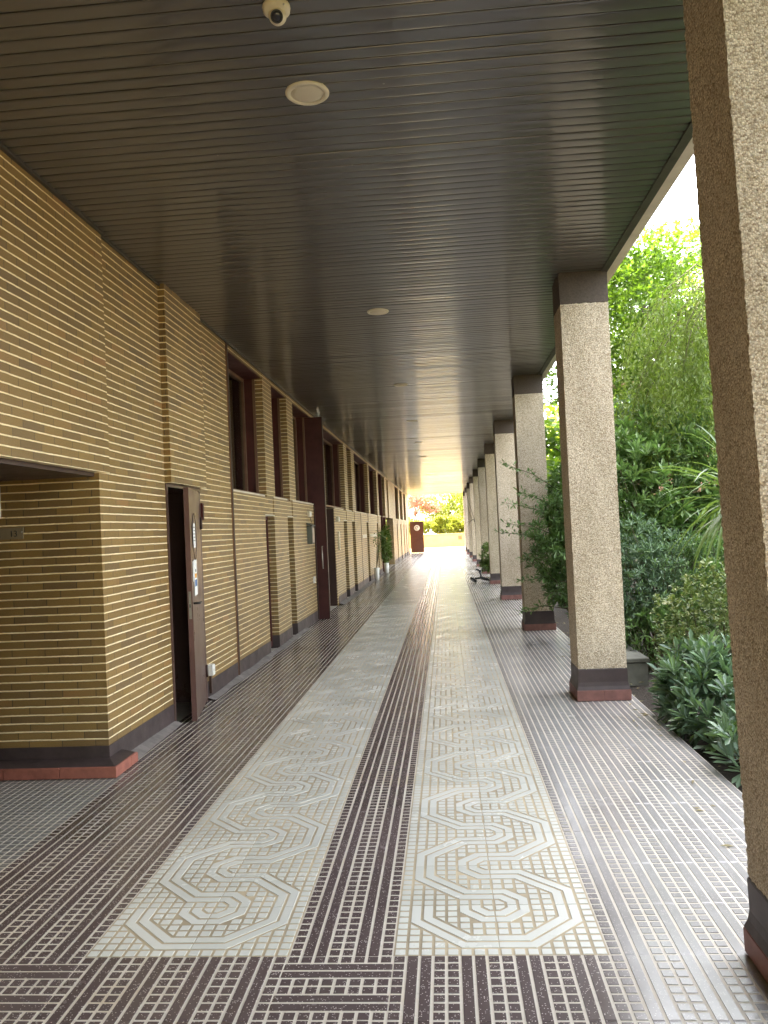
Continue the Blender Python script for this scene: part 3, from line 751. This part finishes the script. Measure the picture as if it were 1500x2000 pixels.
def leaves(name, P, D, L, Wd, m, tpl='lance', parent=None, up_bias=.6, roll=.6):
    """one mesh of many leaves: at P, pointing along D, length L, width Wd"""
    n = len(P); D = unit(D); L = np.broadcast_to(L, n); Wd = np.broadcast_to(Wd, n)
    upv = unit(np.array([0, 0, 1.0])*up_bias+RNG.normal(0, roll, (n, 3)))
    X = unit(np.cross(D, upv)); Z = np.cross(X, D)
    V, F = TPL[tpl]
    vs = P[:, None, :]+V[None, :, 0, None]*X[:, None, :]*Wd[:, None, None]+V[None, :, 1, None]*D[:, None, :]*L[:, None, None]+V[None, :, 2, None]*Z[:, None, :]*L[:, None, None]
    vs = vs.reshape(-1, 3)
    F = np.array(F); fs = (F[None]+(np.arange(n)*len(V))[:, None, None]).reshape(-1, 3)
    off = Vector((0, 0, 0)); q = parent
    while q is not None: off += q.location; q = q.parent
    vs = vs-np.array(off)
    me = bpy.data.meshes.new(name); me.vertices.add(len(vs)); me.vertices.foreach_set('co', vs.astype(np.float32).ravel())
    me.loops.add(len(fs)*3); me.loops.foreach_set('vertex_index', fs.astype(np.int32).ravel())
    me.polygons.add(len(fs)); me.polygons.foreach_set('loop_start', np.arange(0, len(fs)*3, 3, dtype=np.int32))
    me.materials.append(m); me.update(calc_edges=True); me.validate()
    o = bpy.data.objects.new(name, me); COL.objects.link(o)
    if parent is not None: o.parent = parent
    return o
def blob_points(blobs, n, shell=.5):
    """points spread through ellipsoids (cx,cy,cz,rx,ry,rz), denser towards the skin; returns points and outward dirs"""
    w_ = np.array([b[3]*b[4]*b[5] for b in blobs])**.75; w_ /= w_.sum()
    idx = RNG.choice(len(blobs), n, p=w_); B = np.array(blobs, float)[idx]
    d = unit(RNG.normal(0, 1, (n, 3))); r = RNG.uniform(shell**3, 1, n)**(1/3)
    return B[:, :3]+d*B[:, 3:]*r[:, None], unit(d/B[:, 3:])
def rosettes(name, blobs, n, k, L, Wd, m, parent, shell=.55, tpl='lance', upw=.6, spread=1.0, zmin=.02):
    C, N = blob_points(blobs, n, shell)
    keep = C[:, 2] > zmin; C, N = C[keep], N[keep]; n = len(C)
    ax = unit(N+np.array([0, 0, upw])+RNG.normal(0, .3, (n, 3)))
    a = unit(np.cross(ax, RNG.normal(0, 1, (n, 3)))); b = np.cross(ax, a)
    t = (np.arange(k)[None]*2.4+RNG.uniform(0, 6.28, (n, 1)))
    el = RNG.uniform(.15, 1.0, (n, k))*spread
    D = ax[:, None]*np.cos(el*1.45)[..., None]+(a[:, None]*np.cos(t)[..., None]+b[:, None]*np.sin(t)[..., None])*np.sin(el*1.45)[..., None]
    P = C[:, None]-ax[:, None]*(np.arange(k)[None, :, None]*L*.035)
    sz = RNG.uniform(.65, 1.15, (n, 1))*RNG.uniform(.85, 1.1, (n, k))
    return leaves(name, P.reshape(-1, 3), D.reshape(-1, 3), (L*sz).ravel(), (Wd*sz).ravel(), m, tpl, parent, .9, .25), C
def stems(name, base, tips, r, m, parent, n=8, sag=.1):
    mb = MB(); base = Vector(base)
    for tp in tips:
        tp = Vector(tp); b0 = base+Vector((random.uniform(-.12, .12), random.uniform(-.12, .12), 0))
        mid = b0.lerp(tp, .5)+Vector((random.uniform(-sag, sag), random.uniform(-sag, sag), random.uniform(0, sag)))
        mb.tube([b0, b0.lerp(mid, .5), mid, mid.lerp(tp, .55), tp], [r, r*.85, r*.65, r*.45, r*.2], m, 6)
    return mb.build(name, parent)
def shrub(name, label, cat, base, blobs, n, k, L, Wd, m, shell=.5, tpl='lance', group=None, nst=14, upw=.6, r=.014, spread=1.0):
    t = thing(name, label, cat, base, group)
    o, C = rosettes('foliage', blobs, n, k, L, Wd, m, t, shell, tpl, upw, spread)
    pick = C[RNG.choice(len(C), min(nst, len(C)), replace=False)]
    stems('stem', base, pick, r, M['stem'], t)
    return t
# low blue-green shrub in front
t = shrub('low_shrub', 'low blue green shrub spilling over the floor edge beside the nearest column', 'shrub', (2.2, 5.9, -.03),
      [(1.95, 6.45, .28, .36, .45, .34), (2.25, 5.75, .26, .40, .5, .36), (1.88, 6.0, .15, .26, .5, .22), (2.6, 6.2, .3, .4, .6, .4), (1.98, 5.35, .10, .22, .3, .2), (1.88, 5.2, .14, .24, .3, .24), (2.15, 4.95, .2, .3, .35, .3), (1.82, 6.6, .22, .2, .3, .22), (2.15, 6.75, .42, .35, .3, .25)], 430, 11, .15, .036, M['leaf_blue'], .45, 'obov', nst=40, upw=.9, r=.010)
P, Dn = blob_points([(1.95, 5.45, .10, .14, .2, .10)], 70, .2)
leaves('dry_leaves', P, np.stack([RNG.normal(0, .5, 70), RNG.normal(-.3, .4, 70), RNG.normal(-.9, .3, 70)], -1), .11, .014, M['leaf_dry'], 'lance', t)
# pale yellow-edged shrub
shrub('variegated_shrub', 'yellow edged small leaved shrub behind the low blue green shrub', 'shrub', (2.55, 7.9, -.03),
      [(2.35, 7.7, .72, .45, .4, .35), (2.75, 7.9, .85, .5, .45, .4), (2.2, 7.75, .4, .28, .35, .35), (3.1, 8.0, .8, .5, .5, .5)], 900, 7, .05, .03, M['leaf_pale'], .5, 'obov', nst=30, r=.008)
# big dark shrub mass: individual shrubs
shrub('tall_shrub', 'tall dark green whorled shrub right behind the second column', 'shrub', (3.0, 11.0, -.03),
      [(2.55, 10.6, 1.9, .75, .7, .75), (3.3, 10.9, 2.2, .9, .8, .75), (2.9, 10.5, 1.2, .8, .6, .7), (3.7, 10.8, 1.5, .8, .8, .9), (2.3, 11.0, 2.25, .6, .7, .55), (3.0, 11.2, 2.75, .7, .6, .4), (3.9, 11.2, 2.6, .7, .7, .5)], 1500, 10, .15, .04, M['leaf_dark'], .6, 'obov', nst=40, r=.02)
shrub('tall_shrub', 'mid height feathery dark shrub at the second column, under the tall shrub', 'shrub', (2.35, 9.3, -.03),
      [(2.25, 9.2, .85, .42, .45, .5), (2.05, 9.3, .55, .3, .4, .35), (2.6, 9.4, 1.0, .45, .5, .45), (2.2, 9.5, 1.35, .3, .3, .3)], 900, 8, .085, .018, M['leaf_blue'], .5, 'lance', nst=26, r=.012)
shrub('round_shrub', 'shadowy shrub beneath the arching strap leaves', 'shrub', (3.1, 9.2, -.03),
      [(3.0, 9.2, .9, .5, .5, .6), (3.5, 9.3, 1.1, .6, .5, .6), (2.7, 9.0, .6, .4, .4, .4)], 700, 8, .10, .022, M['leaf_dark'], .5, 'lance', nst=20, r=.012)
shrub('ground_shrub', 'dark low shrub just above the concrete step block', 'shrub', (2.15, 8.75, -.03),
      [(2.1, 8.8, .35, .28, .3, .3), (2.4, 8.9, .45, .35, .3, .35), (1.9, 9.3, .45, .22, .3, .3)], 260, 8, .09, .024, M['leaf_dark'], .4, 'lance', nst=14, r=.009)
# shrub leaning into the walkway between second and third column
t = shrub('leaning_shrub', 'dark leafy shrub leaning into the walkway before the third column', 'shrub', (1.95, 11.0, -.03),
      [(1.68, 11.0, 1.55, .34, .5, .5), (1.6, 11.1, .85, .3, .4, .4), (1.85, 11.2, 2.1, .4, .5, .4), (1.5, 10.8, 1.25, .25, .35, .3), (1.9, 11.1, .4, .3, .4, .3), (1.95, 10.9, 2.5, .35, .4, .3), (1.45, 10.9, 1.75, .24, .3, .22), (1.35, 11.0, 1.1, .26, .35, .3), (1.4, 11.0, 1.45, .26, .35, .25), (1.5, 11.1, .75, .25, .3, .25)], 820, 9, .11, .030, M['leaf_dark'], .4, 'obov', nst=30, r=.012)
sp = MB(); pts = []
for (x1, y1, z1) in ((.72, 11.1, 1.50), (.83, 11.0, 1.9), (.86, 11.3, 2.45), (1.0, 11.0, 1.12), (.95, 10.7, .85), (.98, 11.4, .38), (1.02, 11.2, 2.05), (.8, 10.9, 1.62), (1.05, 10.9, 1.45)):
    a = Vector((1.6, 11.0, z1*.75+.15)); b = Vector((x1, y1, z1)); mid = a.lerp(b, .5)+Vector((0, 0, .06))
    sp.tube([a, mid, b], [.007, .005, .002], M['stem'], 5)
    for s in np.linspace(.3, 1, 16):
        q = (a*(1-s)*(1-s)+mid*2*s*(1-s)+b*s*s) if False else a.lerp(mid, s*2) if s < .5 else mid.lerp(b, s*2-1)
        pts.append(q)
sp.build('sprig', t)
P = np.array([p for p in pts for _ in range(3)])+RNG.normal(0, .012, (len(pts)*3, 3))
leaves('sprig_leaves', P, RNG.normal(0, 1, P.shape)+np.array([-.6, 0, .2]), RNG.uniform(.05, .10, len(P)), .026, M['leaf_dark'], 'obov', t)
# strap-leaved plant behind the nearest column
t = thing('strap_leaf_plant', 'arching strap leaved plant half hidden by the nearest column', 'plant', (2.62, 7.2, -.03))
a = MB(); a.tube([(2.7, 7.2, -.03), (2.68, 7.22, .8), (2.62, 7.2, 1.7)], [.07, .06, .05], M['bark'], 10); a.build('trunk', t)
sm = MB()
for k in range(130):
    an = random.uniform(0, 6.283); el = random.uniform(-.25, 1.25); L = random.uniform(.6, 1.15); wd = random.uniform(.012, .03)
    d = Vector((math.cos(an)*math.cos(el), math.sin(an)*math.cos(el), math.sin(el))); p = Vector((2.62, 7.2, 1.68+random.uniform(-.06, .1)))
    side = d.cross(Vector((0, 0, 1))).normalized(); vs = []; N = 9
    g_ = random.uniform(.12, .30)
    for i in range(N):
        s = i/(N-1); wv = wd*(1-s**2.2)*(.55+.45*min(1, s*4))+.0008
        nrm = side.cross(d).normalized()
        vs += [p-side*wv+nrm*wv*.35, p.copy(), p+side*wv+nrm*wv*.35]
        p = p+d*(L/(N-1)); d = (d+Vector((0, 0, -g_*(.4+s)))).normalized()
    sm.add(vs, [f for i in range(N-1) for f in ((i*3, i*3+1, i*3+4, i*3+3), (i*3+1, i*3+2, i*3+5, i*3+4))], M['leaf_strap'], True)
sm.build('strap_foliage', t)

def tree(name, label, base, height, blobs, n, L, Wd, m, tpl, limbs, r0=.14, group=None, hang=0.0, shell=.35):
    t = thing(name, label, 'tree', base, group)
    b = Vector(base); top = Vector((blobs[0][0], blobs[0][1], height))
    tr = MB(); fork = b.lerp(top, .38)
    tr.tube([b, b.lerp(fork, .5)+Vector((.05, .02, 0)), fork, fork.lerp(top, .5), top], [r0, r0*.8, r0*.65, r0*.4, r0*.1], M['bark'], 10)
    for bl in blobs[:limbs]:
        c = Vector(bl[:3]); s = b.lerp(top, random.uniform(.28, .55)); mid = s.lerp(c, .5)+Vector((random.uniform(-.2, .2), random.uniform(-.2, .2), .15))
        tr.tube([s, mid, c], [r0*.36, r0*.22, r0*.10], M['bark'], 7)
        for _ in range(5):
            e = c+Vector((random.gauss(0, bl[3]*.5), random.gauss(0, bl[4]*.5), random.gauss(.1, bl[5]*.5)))
            q = mid.lerp(c, random.uniform(.4, 1)); tr.tube([q, q.lerp(e, .5)+Vector((0, 0, .05)), e], [r0*.12, r0*.07, r0*.02], M['bark'], 5)
    tr.build('trunk', t)
    P, N = blob_points(blobs, n, shell)
    D = N*.6+RNG.normal(0, .5, (n, 3))+np.array([0, 0, -hang])
    leaves('crown', P, D, L*RNG.uniform(.6, 1.2, n), Wd*RNG.uniform(.7, 1.2, n), m, tpl, t, 1.0, .45)
    return t
def clumps(c, R, n, r, flat=.75, seed=0):
    rg = random.Random(seed); out = []
    for _ in range(n):
        while True:
            v = Vector((rg.uniform(-1, 1), rg.uniform(-1, 1), rg.uniform(-1, 1)))
            if v.length <= 1: break
        out.append((c[0]+v.x*R[0], c[1]+v.y*R[1], c[2]+v.z*R[2], r*rg.uniform(.7, 1.3), r*rg.uniform(.7, 1.3), r*flat*rg.uniform(.7, 1.2)))
    return out
tree('maple_tree', 'bright green sunlit maple filling the gap beside the second column', (5.6, 17.5, -.05), 7.6, clumps((4.9, 17.2, 5.1), (2.6, 2.2, 2.5), 52, .75, .6, 3), 26000, .13, .15, M['leaf_maple'], 'star', 14, .15)
tree('maple_tree', 'second bright maple, farther back on the right, behind the weeping tree', (8.0, 21, -.05), 8.6, clumps((7.3, 21, 5.5), (2.8, 2.5, 2.7), 42, .85, .6, 5), 17000, .15, .17, M['leaf_maple'], 'star', 10, .16)
# weeping fine-leaved tree
wt = thing('weeping_tree', 'fine grey green weeping foliage beside the nearest column, before the maples', 'tree', (4.6, 11.2, -.05))
tr = MB(); tr.tube([(4.6, 11.2, -.05), (4.55, 11.2, 2.2), (4.3, 11.1, 4.4), (4.0, 11.0, 5.4)], [.13, .11, .08, .04], M['bark'], 10)
PP = []; DD = []
for k in range(210):
    x = random.uniform(2.7, 4.9); y_ = random.uniform(10.2, 12.2); top = 5.3-.45*abs(x-3.9)-random.uniform(0, 1.6); ln = random.uniform(.6, 1.7)
    q = Vector((x, y_, top)); dr = Vector((random.gauss(-.1, .16), random.gauss(0, .16), -1)).normalized()
    if k < 60: tr.tube([(4.2, 11.1, 4.2+random.uniform(-.5, .9)), Vector((4.2, 11.1, 5)).lerp(q, .6)+Vector((0, 0, .2)), q, q+dr*ln*.6], [.014, .009, .005, .002], M['stem'], 4)
    for s in range(int(ln*80)):
        u_ = random.random(); PP.append(q+dr*ln*u_+Vector((random.gauss(0, .06), random.gauss(0, .06), 0))); DD.append((dr.x+random.gauss(0, .6), dr.y+random.gauss(0, .6), -.8+random.gauss(0, .4)))
tr.build('trunk', wt)
leaves('crown', np.array([tuple(p) for p in PP]), np.array(DD), RNG.uniform(.055, .10, len(PP)), .024, M['leaf_willow'], 'quad', wt)
shrub('evergreen_bush', 'small dark blue green crown poking up before the maple', 'shrub', (3.2, 12.6, -.03),
      [(2.95, 12.6, 3.3, .34, .3, .22), (3.15, 12.7, 3.15, .3, .3, .2), (2.8, 12.6, 3.12, .2, .2, .14)], 260, 9, .09, .02, M['leaf_blue'], .3, 'lance', nst=10, r=.02)
for k, (b, h_, l) in enumerate((((5.2, 1.0, -.05), 6.0, 'unseen tree added right of the viewpoint to block sky light'), ((5.4, -4.5, -.05), 6.5, 'unseen tree added behind the viewpoint on the garden side to block sky'), ((2.6, -13.5, -.05), 6.5, 'unseen tree added behind the rear end of the walkway to block sky'), ((-2.6, -14.5, -.05), 6.5, 'unseen tree added behind the walkway on the building side to block sky'))):
    tree('broadleaf_tree', l, b, h_, clumps((b[0], b[1], h_*.52), (2.0, 2.6, h_*.42), 30, .95, .8, 120+k), 7000, .2, .2, M['leaf_dark'], 'quad', 6, .14, 'trees behind the colonnade')  # added trees out of view, blocking sky light from the column fronts
# background trees behind the colonnade, each its own tree
bgt = [((4.4, 24, -.05), 6.0, 'leaf_maple', 'bright leafy tree seen between the second and third columns'), ((4.8, 31, -.05), 6.5, 'leaf_hedge', 'yellow green tree behind the fourth column'),
       ((4.2, 39, -.05), 6.0, 'leaf_maple', 'tree beside the far half of the walkway'), ((11.0, 27, -.05), 8.0, 'leaf_maple', 'large rounded tree far back on the right')]
for k, (b, h_, mm, l) in enumerate(bgt):
    tree('broadleaf_tree', l, b, h_, clumps((b[0]-.3, b[1], h_*.62), (2.0, 2.0, h_*.33), 24, .8, .7, 20+k), 4200, .2, .2, M[mm], 'quad', 6, .14, 'trees behind the colonnade')
for k, (b, l) in enumerate((((3.0, 15.4, -.03), 'dark shrub behind the third column'), ((3.1, 20.5, -.03), 'dark shrub behind the fourth column'), ((3.9, 14.0, -.03), 'broad dark shrub under the maple, behind the tall shrub'), ((5.3, 11.5, -.03), 'dark shrub far right, behind the strap leaved plant'))):
    shrub('garden_shrub', l, 'shrub', b, clumps((b[0], b[1], 1.2), (.7, .8, 1.0), 9, .6, .9, 40+k), 700, 9, .15, .04, M['leaf_dark'], .5, 'quad', 'shrubs behind the colonnade', 10, .7, .02)
# small bush by the fifth column and a bare twig farther on
shrub('green_bush', 'small fresh green bush between the fifth and sixth columns', 'bush', (1.5, 25.0, 0), [(1.32, 25.0, .75, .3, .4, .35), (1.45, 25.1, .4, .3, .4, .3), (1.2, 25.0, .35, .2, .3, .2)], 420, 8, .10, .03, M['leaf_strap'], .4, 'lance', nst=14, r=.01)
t = thing('bare_twig', 'bare grey branch leaning out near the eighth column', 'branch', (1.7, 34.5, 0))
a = MB(); a.tube([(1.7, 34.5, 0), (1.5, 34.4, 1.2), (1.2, 34.3, 1.9), (.75, 34.3, 1.7)], [.025, .02, .015, .006], M['bark'], 6); a.build('stem', t)
a = MB(); a.tube([(1.3, 34.3, 1.7), (1.1, 34.3, 2.4), (.95, 34.3, 3.0)], [.012, .009, .004], M['bark'], 5); a.tube([(1.15, 34.3, 1.88), (1.0, 34.3, 2.3), (1.05, 34.2, 2.7)], [.01, .007, .003], M['bark'], 5); a.tube([(1.2, 34.3, 1.9), (1.0, 34.3, 1.75), (.85, 34.4, 1.35)], [.01, .006, .003], M['bark'], 5); a.build('twig', t)
n = 420
P = np.stack([RNG.uniform(1.62, 3.6, n), RNG.uniform(3.5, 16, n), np.full(n, -.012)], -1)
P2 = np.stack([1.6-np.abs(RNG.normal(0, .16, 46)), RNG.uniform(4.0, 12, 46), np.full(46, .006)], -1); P = np.concatenate([P, P2]); n = len(P)
o = leaves('fallen_leaves', P, np.stack([RNG.normal(0, 1, n), RNG.normal(0, 1, n), RNG.normal(0, .08, n)], -1), RNG.uniform(.03, .08, n), .018, M['leaf_dry'], 'lance', None, 3, .2)
o['kind'] = 'stuff'; tag(o, 'dry fallen leaves scattered on the dark soil and floor edge', 'fallen leaves')
# concrete step behind the second column
t = thing('garden_step', 'grey concrete step block behind the foot of the second column', 'step', (1.75, 8.6, 0))
a = MB(); a.bbox(1.56, 1.93, 8.15, 9.1, -.06, .18, M['stone'], .012); a.build('block', t)
a = MB(); a.bbox(1.55, 1.945, 8.13, 9.12, .182, .225, M['stone'], .008); a.build('top_slab', t)

# scooter
t = thing('scooter', 'dark scooter lying on its side at the foot of the fifth column', 'scooter', (.95, 22.9, 0))
def wheel(c, ax, r, nm):
    a = MB(); a.lathe(c, [(r*.7, -.018), (r, -.02), (r*1.04, 0), (r, .02), (r*.7, .018)], M['black'], 20, ax); o = a.build(nm, t)
    b = MB(); b.lathe(c, [(r*.3, -.022), (r*.66, -.012), (r*.66, .012), (r*.3, .022)], M['steel'], 16, ax); b.build('hub', o)
wheel((.72, 22.9, .085), (.55, .3, .78), .105, 'wheel'); wheel((1.13, 22.95, .07), (.4, .2, .9), .09, 'wheel')
a = MB(); a.tube([(.76, 22.9, .12), (.86, 22.9, .13), (.96, 22.9, .14)], .026, M['black'], 8); a.tube([(.94, 22.9, .13), (.92, 22.9, .27), (.87, 22.88, .36)], .024, M['black'], 8); a.build('fork', t)
a = MB(); a.tube([(.79, 22.88, .375), (.87, 22.88, .36), (.95, 22.86, .32)], .024, M['black'], 8); a.build('handlebar', t)
a = MB(); a.add([(.94, 22.85, .16), (1.12, 22.85, .10), (1.12, 22.97, .03), (.94, 22.97, .09), (.94, 22.86, .185), (1.12, 22.86, .125), (1.12, 22.98, .055), (.94, 22.98, .115)], [(0, 3, 2, 1), (4, 5, 6, 7), (0, 1, 5, 4), (1, 2, 6, 5), (2, 3, 7, 6), (3, 0, 4, 7)], M['black']); a.build('deck', t)

# pot plants against the far wall
def pot(x, y, h_, label):
    t = thing('pot_plant', label, 'pot plant', (x, y, 0), 'plants in white pots by the wall')
    a = MB(); a.lathe((x, y, 0), [(.075, .004), (.10, h_), (.092, h_), (.085, h_-.03)], M['white'], 20); a.build('pot', t)
    return t
t = pot(-2.28, 25.9, .40, 'white pot with sparse dark bare stems by the wall')
sm = MB(); PP = []
for k in range(9):
    e = Vector((-2.28+random.uniform(-.1, .2), 25.9+random.uniform(-.2, .9), random.uniform(.9, 1.6))); mid = Vector((-2.26, 26.0, .7)).lerp(e, .5)+Vector((.03, 0, .12))
    sm.tube([(-2.28, 25.9, .36), mid, e], [.008, .006, .004], M['stem'], 5); PP += [e+Vector((random.gauss(0, .06), random.gauss(0, .12), random.gauss(0, .05))) for _ in range(12)]
sm.build('stem', t); PP = np.array([tuple(p) for p in PP]); leaves('foliage', PP, RNG.normal(0, 1, PP.shape), .10, .035, M['leaf_dark'], 'lance', t)
t = pot(-2.27, 30.0, .38, 'white pot with a tall bushy green climber by the wall')
P, N = blob_points([(-2.25, 30.0, 1.0, .15, .32, .55), (-2.25, 30.1, 1.35, .13, .3, .4), (-2.24, 29.9, .65, .13, .25, .25)], 620, .3)
leaves('foliage', P, N+RNG.normal(0, .6, P.shape), .13, .07, M['leaf_strap'], 'obov', t)
stems('stem', (-2.27, 30.0, .3), [(-2.25, 30, 1.2), (-2.2, 30.3, 1.4), (-2.25, 29.8, .9)], .012, M['stem'], t)

# ------------------------------------------------------------------ the bright far end
t = thing('gate_leaf', 'brown gate leaf with a round white sign at the far end', 'gate', (-1.9, 53.9, 0))
a = MB(); a.bbox(-2.36, -1.47, 53.6, 53.66, .01, 2.09, M['board'], .008); a.build('panel', t)
a = MB(); a.tube([(-1.53, 53.6, 1.0), (-1.53, 53.54, 1.0), (-1.53, 53.54, 1.12), (-1.53, 53.6, 1.12)], .012, M['steel'], 6); a.build('handle', t)
t2 = thing('round_sign', 'round white sign with a pale emblem on the brown gate leaf', 'sign', (-1.9, 53.59, 1.66))
a = MB(); a.lathe((-1.9, 53.598, 1.66), [(.19, 0), (.19, .012), (.17, .014)], M['white'], 32, (0, -1, 0)); a.build('disc', t2)
a = MB(); a.tube([(-1.9+.105*math.cos(q), 53.581, 1.66+.105*math.sin(q)) for q in [.5+4.6*i/20 for i in range(21)]], .014, M['tan_frame'], 6); a.tube([(-1.97, 53.58, 1.68), (-1.91, 53.58, 1.62), (-1.82, 53.58, 1.72)], .013, M['tan_frame'], 6); a.build('emblem', t2)
t = thing('planter_wall', 'cream rendered planter wall across the far end', 'wall', (2, 67, 0))
a = MB(); a.box(-14, 14, 66.9, 67.2, -.1, 1.03, M['far_wall']); a.build('face', t)
a = MB(); a.bbox(-14.02, 14.02, 66.86, 67.24, 1.031, 1.09, M['paving'], .01); a.build('coping', t)
a = MB(); a.box(1.0, 1.32, 66.885, 66.899, .55, .9, M['tan_frame']); tag(a.build('meter_cover'), 'small tan cover plate on the planter wall at right', 'cover plate')
for k, (x, wd, hh, mm, l) in enumerate(((-2.6, 2.6, 1.5, 'leaf_hedge', 'yellow green hedge bush behind the gate leaf'), (-.6, 2.4, 1.5, 'leaf_hedge', 'sunlit hedge bush in the middle of the far planter'), (1.2, 2.4, 1.7, 'leaf_hedge', 'taller sunlit hedge bush at the right of the far planter'), (3.6, 2.8, 1.5, 'leaf_hedge', 'hedge bush of the far planter hidden by the columns'))):
    shrub('hedge_bush', l, 'bush', (x, 68.3, 1.0), clumps((x, 68.3, 1.75), (wd*.5, .4, hh*.42), 14, .5, .8, 60+k), 1100, 8, .16, .08, M[mm], .5, 'quad', 'bushes in the far planter', 8, .6, .02)
tree('plum_tree', 'red leaved plum tree above the far hedge at left', (-3.0, 72, .3), 4.6, clumps((-2.4, 71.5, 3.9), (2.0, 1.0, 1.1), 18, .7, .7, 81), 2300, .2, .14, M['leaf_plum'], 'quad', 5, .1)
for k, (x, y_, l) in enumerate(((.2, 73, 'sunlit pale green tree above the middle of the far hedge'), (3.0, 75, 'sunlit tree above the right of the far hedge'), (-6, 74, 'sunlit tree behind the plum tree'))):
    tree('hedge_tree', l, (x, y_, .2), 5.2, clumps((x, y_, 3.6), (2.2, 1.2, 2.0), 26, .8, .75, 90+k), 4200, .22, .18, M['leaf_hedge'], 'quad', 5, .12, 'trees beyond the far planter')
# neighbouring brick block glimpsed through the leaves
t = thing('neighbour_block', 'pale red brick block glimpsed through the maple leaves', 'building', (16, 46, 0))
a = MB(); a.box(8.5, 26, 46, 58, -.1, 9.5, M['pink_brick']); a.build('wall', t)
for z in (1.2, 4.2, 7.0):
    for x in (9.8, 12.6, 15.4, 18.2, 21.0):
        a = MB(); a.box(x, x+1.3, 45.94, 45.995, z, z+1.5, M['white']); o = a.build('window', t)
        b = MB(); b.box(x+.1, x+1.2, 45.92, 45.938, z+.1, z+1.4, M['glass']); b.build('pane', o)
a = MB(); a.box(8.3, 26.2, 45.8, 58.2, 9.5, 9.8, M['fascia']); a.build('roof', t)
